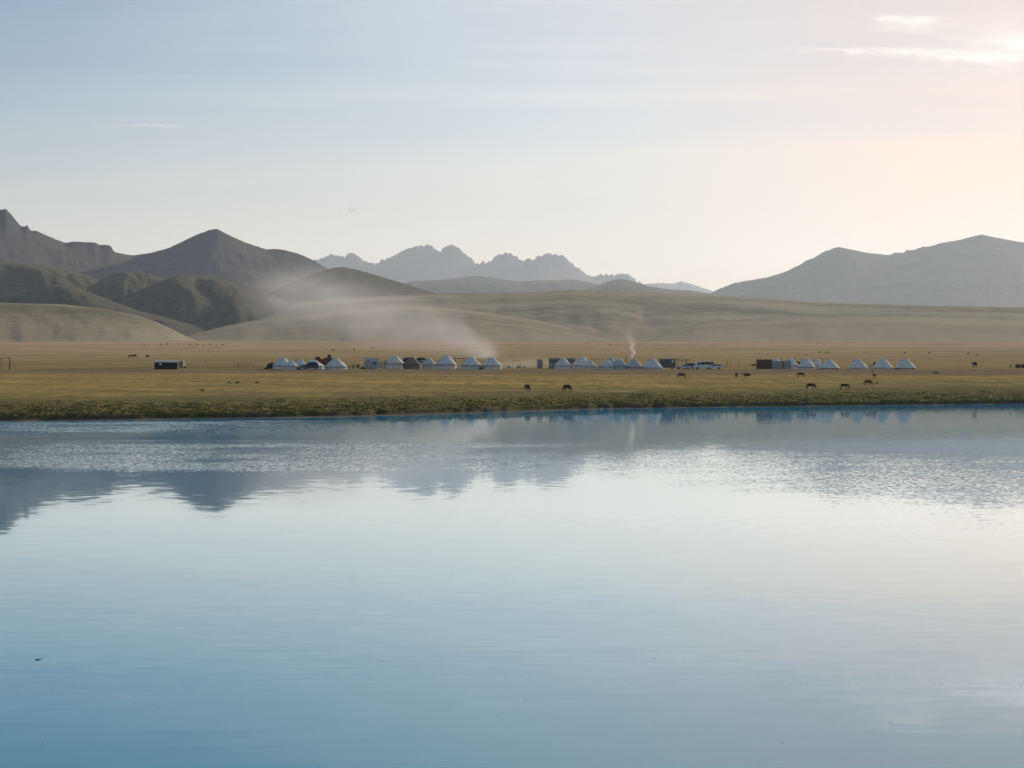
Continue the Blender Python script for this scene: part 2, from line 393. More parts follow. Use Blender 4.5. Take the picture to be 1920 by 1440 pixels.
# dark foothills on the left
ridge('foothill', [(-1400, 540), (-600, 548), (0, 556), (60, 545), (105, 533), (140, 537), (200, 560), (260, 583), (300, 592), (370, 612), (420, 640)],
      3700, 420, FOOT, soft=True, gully=0.5, gfreq=0.03, seed=21)
ridge('foothill', [(235, 640), (262, 618), (283, 602), (293, 599), (310, 604), (330, 616), (352, 632), (365, 645)],
      3250, 220, ROCKM, step=2, gully=0.5, gfreq=0.10, seed=22, jag=1.2)
ridge('foothill', [(-1400, 480), (-500, 470), (0, 492), (50, 492), (90, 497), (167, 517), (230, 545), (300, 570), (350, 590), (400, 612)],
      4700, 800, FOOT, soft=True, gully=0.55, gfreq=0.025, seed=23)
ridge('foothill', [(110, 590), (150, 550), (180, 530), (215, 513), (257, 507), (310, 522), (350, 545), (420, 575), (500, 602)],
      4400, 620, FOOT, soft=True, gully=0.55, gfreq=0.03, seed=24)
ridge('foothill', [(200, 590), (250, 550), (290, 530), (330, 518), (353, 515), (410, 520), (467, 537), (500, 550), (540, 566), (600, 590), (680, 612)],
      4100, 620, FOOT, soft=True, gully=0.55, gfreq=0.03, seed=25)
ridge('foothill', [(360, 640), (383, 628), (400, 618), (440, 606), (470, 601), (487, 600), (530, 606), (570, 604), (620, 606), (700, 620)],
      3750, 320, FOOT, soft=True, gully=0.4, gfreq=0.04, seed=26)
ridge('foothill', [(420, 600), (480, 560), (560, 525), (602, 508), (639, 499), (685, 510), (747, 529), (818, 551), (900, 575)],
      5400, 900, FOOT, soft=True, gully=0.35, gfreq=0.02, seed=27)
M1 = [(-1800, 470), (-900, 430), (-300, 372), (-60, 396), (-12, 398), (0, 392), (4, 394), (10, 391), (22, 403), (37, 423), (45, 426), (51, 421), (57, 433), (68, 433), (100, 447), (123, 456), (137, 453),
      (178, 455), (187, 460), (197, 459), (208, 461), (213, 472), (230, 476), (247, 479), (280, 475), (317, 465), (363, 443), (367, 441), (393, 431), (407, 429),
      (423, 438), (460, 455), (500, 468), (517, 467), (530, 468), (560, 476), (587, 488), (612, 502), (660, 530), (720, 560), (760, 590)]
ridge('mountain', M1, 6600, 1500, ROCKM, step=2, rows=56, jag=1.2, jfreq=0.14, gully=0.22, gfreq=0.028, seed=31, power=1.15)
M2 = [(480, 560), (540, 510), (591, 488), (606, 485), (622, 476), (631, 482), (647, 482), (658, 475), (670, 481), (681, 491), (706, 497), (712, 489), (731, 485), (764, 467),
      (777, 465), (781, 462), (806, 460), (822, 472), (831, 466), (847, 460), (856, 463), (877, 481), (889, 490), (893, 497), (906, 490), (914, 494), (927, 483),
      (937, 478), (950, 474), (972, 483), (979, 491), (993, 485), (1000, 490), (1010, 480), (1031, 476), (1056, 481), (1072, 494), (1093, 510), (1102, 519),
      (1114, 520), (1127, 515), (1147, 516), (1177, 515), (1197, 529), (1250, 560), (1300, 590)]
ridge('mountain', M2, 21000, 4200, ROCKM, step=1.5, rows=44, jag=6.0, jfreq=0.095, gully=0.4, gfreq=0.03, seed=33, power=1.1, base=60)
ridge('mountain', [(1100, 560), (1180, 540), (1210, 533), (1243, 531), (1264, 532), (1277, 527), (1293, 532), (1310, 537), (1335, 546), (1370, 560), (1420, 590)],
      25500, 3500, ROCKM, step=1.5, rows=24, jag=2.0, jfreq=0.09, gully=0.3, gfreq=0.03, seed=34, base=60)
ridge('mountain', [(640, 580), (700, 552), (768, 527), (831, 525), (860, 521), (893, 516), (922, 520), (960, 528), (977, 530), (1010, 525), (1039, 526), (1072, 523), (1122, 533), (1200, 560)],
      12500, 2000, FOOT, soft=True, gully=0.3, gfreq=0.02, seed=35, base=50)
ridge('mountain', [(960, 575), (1040, 552), (1110, 542), (1135, 529), (1160, 522), (1189, 527), (1214, 537), (1247, 544), (1293, 544), (1331, 550), (1420, 570), (1500, 590)],
      10500, 1600, FOOT, soft=True, gully=0.3, gfreq=0.02, seed=36, base=50)
M4 = [(1240, 585), (1300, 566), (1331, 551), (1350, 541), (1380, 530), (1406, 526), (1440, 520), (1470, 511), (1500, 497), (1511, 489), (1526, 484), (1545, 472), (1560, 467),
      (1571, 463), (1590, 467), (1620, 473), (1642, 476), (1669, 479), (1676, 474), (1697, 474), (1698, 469), (1714, 469), (1732, 462), (1740, 463), (1770, 455),
      (1800, 450), (1822, 444), (1841, 440), (1860, 444), (1890, 450), (1901, 452), (1920, 455), (2100, 462), (2400, 440), (2900, 480), (3800, 560)]
ridge('mountain', M4, 13000, 3200, FOOT, step=2, rows=56, jag=1.6, jfreq=0.10, gully=0.35, gfreq=0.014, seed=37, base=50)

# ------------------------------------------------------------------ water
m = Mat('lake_water', 0.03); P = m.pos(); sp = m.n('ShaderNodeSeparateXYZ'); m.l(P, sp.inputs[0])
x_, y_ = sp.outputs[0], sp.outputs[1]
yy = m.math('MAXIMUM', y_, 5.0)
ua = m.math('DIVIDE', x_, yy)                              # bearing from the near shore
wv = m.noise(P, 0.035, 4, 0.6, (0.5, 1, 1)); wv2 = m.noise(P, 0.012, 4, 0.6, (1, 1, 1), col=False)
yw = m.math('ADD', y_, m.math('MULTIPLY', m.math('SUBTRACT', wv, 0.5), 44.0))
xw = m.math('ADD', x_, m.math('MULTIPLY', m.math('SUBTRACT', wv2, 0.5), 60.0))
# breeze patches on the lake (metres)
pl = m.math('MULTIPLY', m.math('MULTIPLY', m.rng(yw, 120, 138), m.rng(yw, 192, 166)), m.rng(xw, 14, -26))
pl2 = m.math('MULTIPLY', m.math('MULTIPLY', m.rng(yw, 198, 214), m.rng(yw, 256, 248)), m.rng(xw, -14, -48))
pr = m.math('MULTIPLY', m.math('MULTIPLY', m.rng(yw, 84, 112), m.rng(yw, 164, 146)), m.rng(xw, 2, 30))
pm = m.math('MULTIPLY', m.math('MULTIPLY', m.rng(yw, 80, 84), m.rng(yw, 96, 91)), m.math('MULTIPLY', m.rng(xw, -16, 0), 0.22))
patchy = m.math('MULTIPLY', m.rng(m.noise(P, 0.09, 5, 0.7, (0.5, 0.8, 1)), 0.34, 0.62, 0.30, 1.15), m.rng(m.noise(P, 0.5, 3, 0.6, (0.35, 0.5, 1)), 0.35, 0.6, 0.6, 1.1))
mask = m.math('MULTIPLY', m.math('MAXIMUM', m.math('MAXIMUM', m.math('MULTIPLY', pl, 1.7), m.math('MULTIPLY', pl2, 3.4)), m.math('MAXIMUM', pr, pm)), patchy)
near = m.rng(y_, 75, 38)
def slopes(k, scale, amp, detail=2):
    n = m.n('ShaderNodeTexNoise'); n.inputs['Scale'].default_value = scale; n.inputs['Detail'].default_value = detail
    m.l(m.vmul(P, k), n.inputs['Vector'])
    s = m.n('ShaderNodeVectorMath'); s.operation = 'SUBTRACT'; m.l(n.outputs[1], s.inputs[0]); s.inputs[1].default_value = (0.5, 0.5, 0.5)
    q = m.n('ShaderNodeVectorMath'); q.operation = 'SCALE'; m.l(s.outputs[0], q.inputs[0])
    if isinstance(amp, (int, float)): q.inputs[3].default_value = amp
    else: m.l(amp, q.inputs[3])
    return q.outputs[0]
def vadd(a, b):
    n = m.n('ShaderNodeVectorMath'); n.operation = 'ADD'; m.l(a, n.inputs[0]); m.l(b, n.inputs[1]); return n.outputs[0]
calm = m.rng(wv, 0.35, 0.65, 0.6, 1.3)
s1 = slopes((0.9, 1.0, 1), 1.1, m.math('MULTIPLY', calm, 0.009))                     # slow calm swell
s2 = slopes((2.6, 1.25, 1), 2.0, m.math('MULTIPLY', mask, 0.10), 4)                  # catspaws
s3 = slopes((1.6, 2.4, 1), 9.0, m.math('MULTIPLY', mask, 0.09), 2)
s4 = slopes((0.25, 1.7, 1), 1.8, m.math('MULTIPLY', near, 0.015), 2)                 # long low wavelets near the camera
nearp = m.math('MULTIPLY', near, m.rng(m.noise(P, 0.10, 3, 0.5), 0.38, 0.62, 0.25, 1.2))
s5 = slopes((0.30, 2.2, 1), 3.0, m.math('MULTIPLY', nearp, 0.018), 2)
sm = vadd(vadd(s1, s2), vadd(s3, vadd(s4, s5)))
fl = m.n('ShaderNodeVectorMath'); fl.operation = 'MULTIPLY'; m.l(sm, fl.inputs[0]); fl.inputs[1].default_value = (1, 1, 0)
up = m.n('ShaderNodeVectorMath'); up.operation = 'ADD'; m.l(fl.outputs[0], up.inputs[0]); up.inputs[1].default_value = (0, 0, 1)
nn = m.n('ShaderNodeVectorMath'); nn.operation = 'NORMALIZE'; m.l(up.outputs[0], nn.inputs[0])
fr = m.n('ShaderNodeFresnel'); fr.inputs[0].default_value = 1.333; m.l(nn.outputs[0], fr.inputs[1])
gl = m.n('ShaderNodeBsdfGlossy'); gl.inputs['Roughness'].default_value = 0.03; gl.inputs['Color'].default_value = (0.895, 0.93, 0.905, 1); m.l(nn.outputs[0], gl.inputs['Normal'])
df = m.n('ShaderNodeBsdfDiffuse'); df.inputs['Color'].default_value = (0.0, 0.20, 0.30, 1)
d2 = m.n('ShaderNodeBsdfDiffuse'); d2.inputs['Color'].default_value = (0.0, 0.060, 0.125, 1); asd = m.n('ShaderNodeAddShader')
ms = m.n('ShaderNodeMixShader'); m.l(m.math('MINIMUM', m.math('MULTIPLY_ADD', fr.outputs[0], 1.80, -0.24), 0.93), ms.inputs[0]); m.l(df.outputs[0], ms.inputs[1]); m.l(gl.outputs[0], ms.inputs[2])
m.l(ms.outputs[0], asd.inputs[0]); m.l(d2.outputs[0], asd.inputs[1]); m.l(asd.outputs[0], m.nt.nodes['Material Output'].inputs[0])
WATER = m.m
o = mesh_obj('lake_water', [(-3000, -2500, 0), (3000, -2500, 0), (3000, 450, 0), (-3000, 450, 0)], [(0, 1, 2, 3)], WATER, smooth=False)
tag(o, kind='structure')
#OBJECTS_HERE
# ------------------------------------------------------------------ materials of the things
FELT = []
for nm, c_ in (('felt_white', (0.78, 0.78, 0.76)), ('felt_grey', (0.55, 0.56, 0.56)), ('felt_brown', (0.22, 0.175, 0.135)), ('felt_blue', (0.46, 0.58, 0.64))):
    mm = Mat(nm, 0.85); v = mm.obj()
    a = mm.noise(v, 0.9, 5, 0.65, (1, 1, 2.2)); b = mm.noise(v, 7.0, 3, 0.6, (1, 1, 0.25))
    f = mm.math('ADD', mm.math('MULTIPLY', a, 0.7), mm.math('MULTIPLY', b, 0.3))
    mm.color(mm.ramp(f, [(0.32, tuple(q * 0.72 for q in c_)), (0.50, c_), (0.68, tuple(min(1, q * 1.15) for q in c_))]))
    mm.bump(mm.noise(v, 3.0, 3, 0.6, (1, 1, 0.3)), 0.5, 0.06)
    FELT.append(mm.m)
ROPE = plain('rope_dark', (0.16, 0.15, 0.14)); PIPE = plain('sooty_pipe', (0.035, 0.033, 0.032), 0.6)
CAP = plain('felt_cap', (0.68, 0.69, 0.69), 0.85, 0.2, 1.5)
WOOD = plain('weathered_wood', (0.085, 0.065, 0.048), 0.85, 0.3, 3); RUST = plain('rust_red_metal', (0.16, 0.055, 0.035), 0.75, 0.3, 1.2)
BROWNM = plain('brown_metal', (0.10, 0.055, 0.038), 0.75, 0.3, 1.2); DARKW = plain('dark_planks', (0.030, 0.027, 0.024), 0.8, 0.3, 1.5)
ZINC = plain('zinc_roof', (0.50, 0.53, 0.56), 0.5, 0.12, 1.2); WHITE = plain('white_paint', (0.72, 0.73, 0.73), 0.45, 0.10, 1.0)
CANVAS = plain('grey_canvas', (0.42, 0.46, 0.47), 0.85, 0.2, 1.0); CANVASD = plain('dark_canvas', (0.13, 0.17, 0.17), 0.85, 0.25, 0.8)
PINK = plain('faded_pink_cloth', (0.62, 0.48, 0.43), 0.9, 0.2, 2.0); SLATE = plain('slate_grey_panel', (0.105, 0.125, 0.15), 0.6, 0.15, 0.8)
GREYP = plain('grey_panel', (0.30, 0.32, 0.33), 0.7, 0.15, 1.0)
PAINTW = plain('car_paint_white', (0.68, 0.70, 0.72), 0.3, 0.06, 1.0); PAINTD = plain('car_paint_dark', (0.035, 0.045, 0.048), 0.3, 0.2, 1.0)
PAINTG = plain('car_paint_grey', (0.20, 0.22, 0.22), 0.35, 0.15, 1.0); PAINTB = plain('cab_paint_blue', (0.06, 0.12, 0.17), 0.35, 0.15, 1.0)
GLASS = plain('car_glass', (0.018, 0.024, 0.028), 0.12, 0.1, 1.0); TYRE = plain('tyre_rubber', (0.018, 0.018, 0.018), 0.85, 0.2, 3)
HUB = plain('wheel_hub', (0.35, 0.35, 0.36), 0.4, 0.1, 3); LAMP = plain('lamp_lens', (0.55, 0.55, 0.52), 0.15, 0.1, 3); RED = plain('tail_lamp_red', (0.35, 0.03, 0.02), 0.2, 0.1, 3)
ORANGE = plain('orange_pipe', (0.36, 0.12, 0.06), 0.6, 0.2, 2)
HIDE = {k: plain('hide_' + k, c_, 0.6, 0.3, 2.0) for k, c_ in (('black', (0.014, 0.011, 0.010)), ('dark_bay', (0.028, 0.017, 0.012)), ('bay', (0.060, 0.030, 0.017)),
        ('chestnut', (0.16, 0.065, 0.032)), ('dun', (0.17, 0.115, 0.07)))}
MANE = plain('mane_hair', (0.010, 0.008, 0.007), 0.8); HOOF = plain('hoof_horn', (0.02, 0.017, 0.014), 0.6)
SKIN = plain('skin', (0.32, 0.19, 0.13), 0.6); CLOTHW = plain('white_clothing', (0.62, 0.62, 0.60), 0.85); CLOTHD = plain('dark_clothing', (0.025, 0.028, 0.035), 0.85)
CLOTHR = plain('red_cloth', (0.25, 0.05, 0.04), 0.85); PLUME_W = plain('white_plumage', (0.72, 0.73, 0.72), 0.7); PLUME_G = plain('grey_plumage', (0.16, 0.18, 0.20), 0.7)
BIRDB = plain('dark_plumage', (0.03, 0.03, 0.03), 0.7); LEAF = plain('dead_leaf', (0.045, 0.035, 0.022), 0.8)

def empty(name, x, y, z, rz=0.0):
    o = bpy.data.objects.new(name, None); COL.objects.link(o); o.empty_display_size = 0.5
    o.location = (x, y, z); o.rotation_euler = (0, 0, rz); return o
def dup(o, parent=None):
    c = o.copy(); COL.objects.link(c)
    if parent is not None: c.parent = parent
    for ch in list(o.children): dup(ch, c)
    return c

class MB:
    def __init__(s): s.bm = bmesh.new()
    def box(s, c, size, rz=0.0, rot=None):
        r = bmesh.ops.create_cube(s.bm, size=1.0)
        M = Matrix.Translation(c) @ (rot if rot is not None else Matrix.Rotation(rz, 4, 'Z')) @ Matrix.Diagonal((*size, 1))
        bmesh.ops.transform(s.bm, matrix=M, verts=r['verts']); return s
    def tube(s, a, b, r1, r2=None, seg=8):
        a = Vector(a); b = Vector(b); d = b - a
        r = bmesh.ops.create_cone(s.bm, cap_ends=True, segments=seg, radius1=r1, radius2=r1 if r2 is None else r2, depth=d.length)
        M = Matrix.Translation((a + b) / 2) @ d.to_track_quat('Z', 'Y').to_matrix().to_4x4()
        bmesh.ops.transform(s.bm, matrix=M, verts=r['verts']); return s
    def ball(s, c, size, seg=10):
        r = bmesh.ops.create_uvsphere(s.bm, u_segments=seg, v_segments=max(5, seg // 2 + 1), radius=1.0)
        bmesh.ops.transform(s.bm, matrix=Matrix.Translation(c) @ Matrix.Diagonal((*size, 1)), verts=r['verts']); return s
    def lathe(s, prof, seg=32, wob=0.0, seed=0, a0=0.0, a1=2 * math.pi):
        rnd = random.Random(seed); full = abs(a1 - a0 - 2 * math.pi) < 1e-4
        n = seg if full else seg + 1
        ph = [rnd.uniform(0, 6.28) for _ in range(4)]
        rings = []
        for (r, z) in prof:
            ring = []
            for k in range(n):
                a = a0 + (a1 - a0) * k / seg
                rr = r * (1 + wob * (math.sin(3 * a + ph[0]) + math.sin(5 * a + ph[1] + z) * 0.6 + math.sin(9 * a + ph[2] + 2 * z) * 0.4))
                ring.append(s.bm.verts.new((rr * math.cos(a), rr * math.sin(a), z)))
            rings.append(ring)
        for i in range(len(rings) - 1):
            for k in range(n if full else n - 1):
                k2 = (k + 1) % n
                s.bm.faces.new((rings[i][k], rings[i][k2], rings[i + 1][k2], rings[i + 1][k]))
        return s
    def prism(s, poly, y0, y1, inset=None):
        """polygon in x,z pushed along y; inset(z) shrinks the half width"""
        f = inset or (lambda z: 0.0)
        A = [s.bm.verts.new((x, y0 + f(z), z)) for x, z in poly]; B = [s.bm.verts.new((x, y1 - f(z), z)) for x, z in poly]
        n = len(poly)
        s.bm.faces.new(A[::-1]); s.bm.faces.new(B)
        for i in range(n):
            j = (i + 1) % n; s.bm.faces.new((A[i], A[j], B[j], B[i]))
        return s
    def build(s, name, mat, parent=None, bevel=0.0, smooth=False, loc=None):
        if bevel: bmesh.ops.bevel(s.bm, geom=s.bm.edges[:], offset=bevel, segments=2, affect='EDGES', clamp_overlap=True)
        bmesh.ops.recalc_face_normals(s.bm, faces=s.bm.faces[:])
        me = bpy.data.meshes.new(name); s.bm.to_mesh(me); s.bm.free()
        if smooth: me.polygons.foreach_set('use_smooth', [True] * len(me.polygons))
        me.materials.append(mat)
        o = bpy.data.objects.new(name, me); COL.objects.link(o)
        if parent: o.parent = parent
        if loc: o.location = loc
        return o

# ------------------------------------------------------------------ yurts
def yurt(px, D, half_px, top_py, base_py, label, wall=0.34, mat=0, pipe=None, cap=True, skirt=False, seed=0, rzk=None):
    k = D / F
    Rr = half_px * k; x = X(px, D); z0 = gz(x, D)
    ht = max(2.2, (Z(top_py, D) - z0)); hw = wall * ht
    rnd = random.Random(seed + 100)
    t = empty('yurt', x, D, z0, rnd.uniform(-0.5, 0.5) if rzk is None else rzk)
    tag(t, label, 'yurt', 'felt yurts of the summer camp')
    fm = FELT[mat]
    MB().lathe([(Rr * 0.985, -0.15), (Rr * 1.0, hw * 0.3), (Rr * 1.0, hw * 0.8), (Rr * 0.985, hw)], 36, 0.006, seed).build('wall', fm, t, smooth=True)
    rc = Rr * (0.40 if wall > 0.27 else 0.31)   # crown ring
    hr = ht * (0.83 if wall > 0.27 else 0.86)
    prof = [(Rr * 1.03, hw - 0.14), (Rr * 1.02, hw + 0.02)]
    for i in range(1, 9):
        q = i / 8.0
        r = Rr * 1.02 + (rc - Rr * 1.02) * q
        z = hw + (hr - hw) * (q ** 0.96 + 0.05 * math.sin(math.pi * q))
        prof.append((r, z))
    prof += [(rc * 0.8, hr + (ht - hr) * 0.5), (rc * 0.45, hr + (ht - hr) * 0.85), (0.02, ht - 0.03)]
    roof = MB().lathe(prof, 36, 0.010, seed + 1).build('roof', fm, t, smooth=True)
    if cap:
        cp = [(rc * 1.20, hr - 0.05 * ht), (rc * 1.10, hr), (rc * 0.92, hr + (ht - hr) * 0.52), (rc * 0.62, hr + (ht - hr) * 0.86), (rc * 0.3, ht - 0.02), (0.02, ht)]
        MB().lathe(cp, 24, 0.02, seed + 2).build('crown_cover', CAP if mat in (0, 3) else fm, t, smooth=True)
    b = MB(); b.lathe([(Rr * 1.012, hw * 0.62), (Rr * 1.022, hw * 0.66), (Rr * 1.012, hw * 0.70)], 36, 0.006, seed)
    b.build('girth_rope', ROPE, t)
    b = MB(); b.lathe([(Rr * 1.035, hw - 0.17), (Rr * 1.05, hw - 0.10), (Rr * 1.035, hw - 0.03)], 36, 0.006, seed); b.build('eave_band', ROPE if mat != 2 else WOOD, t)
    b = MB()
    for i in range(8):                   # ropes over the roof
        a = 2 * math.pi * i / 8 + rnd.uniform(-.1, .1)
        b.tube((rc * 1.2 * math.cos(a), rc * 1.2 * math.sin(a), hr - 0.02), (Rr * 1.04 * math.cos(a), Rr * 1.04 * math.sin(a), hw + 0.02), 0.018, seg=4)
    tag(b.build('roof_rope', ROPE, roof), kind='stuff')
    # wooden door on the far, sheltered side
    a = math.pi * 0.5
    d = MB(); d.box((0, Rr * 1.0 + 0.03, hw * 0.48), (0.9, 0.10, hw * 0.92)); d.build('door', WOOD, t, 0.01)
    if skirt:
        s_ = MB()
        for i in range(15):
            a = -math.pi + (i + .5) * math.pi / 15
            s_.box((Rr * 1.01 * math.cos(a), Rr * 1.01 * math.sin(a), 0.16), (0.30, 0.05, 0.34), a + math.pi / 2)
        tag(s_.build('lifted_skirt', DARKW, t), kind='stuff')
    if pipe is not None:
        dxp, hp = pipe
        px_ = dxp * k; zz = hw + (hr - hw) * max(0.0, 1 - abs(px_) / Rr)
        MB().tube((px_, 0.1, zz - 0.3), (px_, 0.1, z_top := (Z(hp, D) - z0)), 0.10, seg=8).tube((px_, 0.1, z_top), (px_, 0.1, z_top + 0.12), 0.16, 0.05, 8).build('stove_pipe', PIPE, t)
    return t
YURTS = [
 # px, D, half, top, base, label, kwargs
 (530, 596, 18.5, 671, 693, 'large white yurt at the left end of the camp, beside a dark heap', dict(wall=.36, seed=1)),
 (546, 588, 11.5, 676, 693, 'small low white yurt pressed against the largest one at the left end', dict(wall=.40, seed=2)),
 (563, 600, 14.5, 673.8, 693, 'white yurt between the small low yurt and the dark car', dict(wall=.38, seed=3, pipe=(-8, 674))),
 (588, 602, 19.5, 675, 693.5, 'white yurt half hidden behind the dark car', dict(wall=.34, seed=4)),
 (630, 594, 20.5, 671.4, 693, 'wide white yurt with a dark eave band in front of the rust red containers', dict(wall=.24, seed=5)),
 (740, 612, 17.0, 667, 691, 'tall white yurt joined to the grey canvas tent', dict(wall=.46, seed=6)),
 (772, 606, 17.0, 669, 692, 'brown felt yurt, the only dark one of the camp', dict(wall=.42, mat=2, seed=7, cap=False)),
 (804, 616, 15.5, 671.4, 692, 'lower grey white yurt between the brown yurt and a taller white one', dict(wall=.42, mat=1, seed=8)),
 (836.5, 606, 19.5, 667, 692, 'tall white yurt whose right edge glows, next to a tall wooden frame', dict(wall=.40, seed=9)),
 (883, 600, 19.0, 669, 693.3, 'white yurt standing alone between the tall frame and the last yurt of the left row', dict(wall=.34, seed=10)),
 (922, 600, 18.5, 670.5, 693, 'white yurt with a small stove pipe at the right end of the left row', dict(wall=.34, seed=11, pipe=(-7, 670.5))),
 (1055.5, 612, 15.5, 671, 691, 'white yurt in front of the long grey green shelter', dict(wall=.32, seed=12)),
 (1091, 616, 18.0, 668.4, 691, 'tall pale yurt right of the long grey green shelter', dict(wall=.30, seed=13, mat=0)),
 (1106, 606, 12.5, 674.7, 691, 'small pale yurt overlapping the right side of a taller one', dict(wall=.32, seed=14)),
 (1138, 606, 16.0, 675, 691, 'low grey white yurt left of the bluish yurt', dict(wall=.30, seed=15)),
 (1144, 628, 14.0, 669.5, 688, 'grey yurt standing behind, its patched top showing over two others', dict(wall=.32, seed=16, mat=1)),
 (1161, 606, 15.0, 672, 691, 'bluish white yurt in the middle of the crowded group', dict(wall=.34, seed=17, mat=3)),
 (1189, 606, 16.0, 672, 691, 'grey patched yurt with smoke rising from its crown', dict(wall=.22, seed=18, mat=1)),
 (1223, 606, 20.0, 672.8, 691, 'wide low yurt left of the slate grey trailer box', dict(wall=.16, seed=19, mat=0)),
 (1454, 622, 14.5, 672, 690.5, 'white yurt mostly hidden behind the grey screens', dict(wall=.40, seed=20, pipe=(10.6, 670))),
 (1481, 620, 17.0, 671.8, 690.5, 'pale yurt rising behind the right edge of the grey screens', dict(wall=.32, seed=21, pipe=(9, 671))),
 (1511.5, 606, 16.5, 671.6, 691, 'steep white yurt just right of the grey screens', dict(wall=.22, seed=22)),
 (1531, 622, 14.0, 673, 690.5, 'pale yurt set back between two nearer white yurts', dict(wall=.34, seed=23, pipe=(11, 673))),
 (1554, 606, 19.5, 674, 691, 'low white yurt with dark lifted hem and bright right rim', dict(wall=.14, seed=24, skirt=True)),
 (1608.5, 606, 18.5, 672.5, 691, 'white yurt standing alone, third from the right end, small pipe beside its crown', dict(wall=.14, seed=25, pipe=(-7.5, 675.5))),
 (1655, 606, 18.8, 672, 691, 'white yurt with a dark box behind it, second from the right end', dict(wall=.14, seed=26)),
 (1697, 606, 19.5, 672.5, 691, 'white yurt with dark gaps under its hem at the right end of the camp', dict(wall=.13, seed=27, skirt=True)),
]
for a in YURTS: yurt(*a[:6], **a[6])

# ------------------------------------------------------------------ sheds, tents, boxes
def place(name, px, D, label, cat, group=None, rz=0.0, dz=0.0):
    x = X(px, D); t = empty(name, x, D, gz(x, D) + dz, rz); tag(t, label, cat, group); return t
def pxm(n, D): return n * D / F
def cargo_box(px0, px1, top, D, mat, label, cat='container', rib=0.22, roofmat=None, name='container', depth=2.4, lift=0.0):
    cx = (px0 + px1) / 2; t = place(name, cx, D, label, cat, dz=lift)
    L_ = pxm(px1 - px0, D); h = Z(top, D) - t.location.z
    MB().box((0, depth / 2, h / 2), (L_, depth, h)).build('body', mat, t, 0.02)
    n = max(2, int(L_ / 0.35))
    rb = None
    for i in range(n):
        if rb is None:
            rb = MB().box((0, -0.02, 0), (0.12, 0.05, h - 0.3)).build('panel', mat, t); r = rb
        else: r = dup(rb, t)
        r.location = (-L_ / 2 + L_ * (i + .5) / n, -0.02, h / 2)
    MB().box((0, depth / 2, h + 0.06), (L_ + 0.1, depth + 0.1, 0.12)).build('roof', roofmat or mat, t, 0.01)
    MB().box((0, -0.025, 0.08), (L_, 0.08, 0.16)).build('rail', mat, t); MB().box((0, -0.025, h - 0.08), (L_, 0.08, 0.14)).build('rail', mat, t)
    MB().box((L_ / 2 + 0.03, depth / 2, h / 2), (0.05, depth * 0.9, h * 0.92)).build('door', mat, t, 0.01)
    return t, L_, h
cargo_box(591, 622, 673.5, 618, RUST, 'rust red container between the yurt behind the dark car and the widest left yurt')
cargo_box(590.5, 600.5, 669.8, 640, RUST, 'small rust red box standing behind the larger red container', 'box', name='metal_box', depth=2.0)
cargo_box(1420, 1447.5, 674.7, 612, BROWNM, 'brown metal container left of the grey screens, one pale stripe on its side')
t, L_, h = cargo_box(1236.8, 1266.5, 673, 612, SLATE, 'slate grey box trailer with a pale roof and a small white mark', 'trailer', roofmat=ZINC, name='box_trailer', depth=2.4, lift=0.45)
MB().prism([(-0.45, 0), (0.45, 0), (0.0, 0.75)], -0.10, -0.06).build('white_mark', WHITE, t, loc=(L_ * 0.33, 0, h * 0.62))
for sx in (-0.35, 0.30):
    wv_ = MB().tube((0, -0.05, 0), (0, 0.2, 0), 0.38, seg=16).build('wheel', TYRE, t, loc=(L_ * sx, 0, -0.15)); MB().tube((0, -0.07, 0), (0, 0.0, 0), 0.17, seg=10).build('hub', HUB, wv_)
MB().box((-L_ / 2 - 0.5, 1.2, 0.05), (1.1, 0.12, 0.1)).build('drawbar', DARKW, t)
# plank shed at the left
t = place('shed', 311, 600, 'long dark plank shed with a pale roof and one white window', 'shed', rz=0.03)
L_ = pxm(42.5, 600); h = 2.05
MB().box((0, 1.3, h / 2), (L_, 2.6, h)).build('wall', DARKW, t)
pk = None
for i in range(24):
    if pk is None: pk = MB().box((0, 0, 0), (L_ / 24 - 0.03, 0.05, h - 0.04)).build('plank', DARKW, t); p_ = pk
    else: p_ = dup(pk, t)
    p_.location = (-L_ / 2 + L_ * (i + .5) / 24, -0.02 - 0.012 * (i % 3), h / 2)
MB().prism([(-0.15, 2.05), (2.85, 2.52), (2.85, 2.60), (-0.15, 2.14)], -L_ / 2 - 0.15, L_ / 2 + 0.15).build('roof', ZINC, t).rotation_euler = (0, 0, R(90))
for ob in [c_ for c_ in t.children if c_.name.startswith('roof')]: ob.rotation_euler = (0, 0, R(90)); 
MB().box((0, 0, 0), (0.68, 0.06, 0.62)).build('window', WHITE, t, 0.01, loc=(-L_ / 2 + 1.75, -0.10, 1.55))
MB().box((0, 0, 0), (0.78, 0.04, 0.72)).build('window_frame', DARKW, t, loc=(-L_ / 2 + 1.75, -0.075, 1.55))
MB().box((0, 0, 0), (L_ + 0.2, 0.08, 0.30)).build('fascia', ZINC, t, loc=(0, -0.17, 2.13))
# small white box cabin behind the shed
t, L_, h = cargo_box(332.5, 343.5, 677.6, 625, GREYP, 'small pale cabin trailer behind the right end of the dark shed', 'trailer', roofmat=WHITE, name='cabin_trailer', depth=2.0, lift=0.5)
MB().tube((0.2, -0.05, -0.2), (0.2, 0.15, -0.2), 0.3, seg=14).build('wheel', TYRE, t)
t, L_, h = cargo_box(1007, 1017, 674.3, 630, GREYP, 'narrow white cabin standing alone in the smoke', 'cabin', roofmat=WHITE, name='white_cabin', depth=1.5)
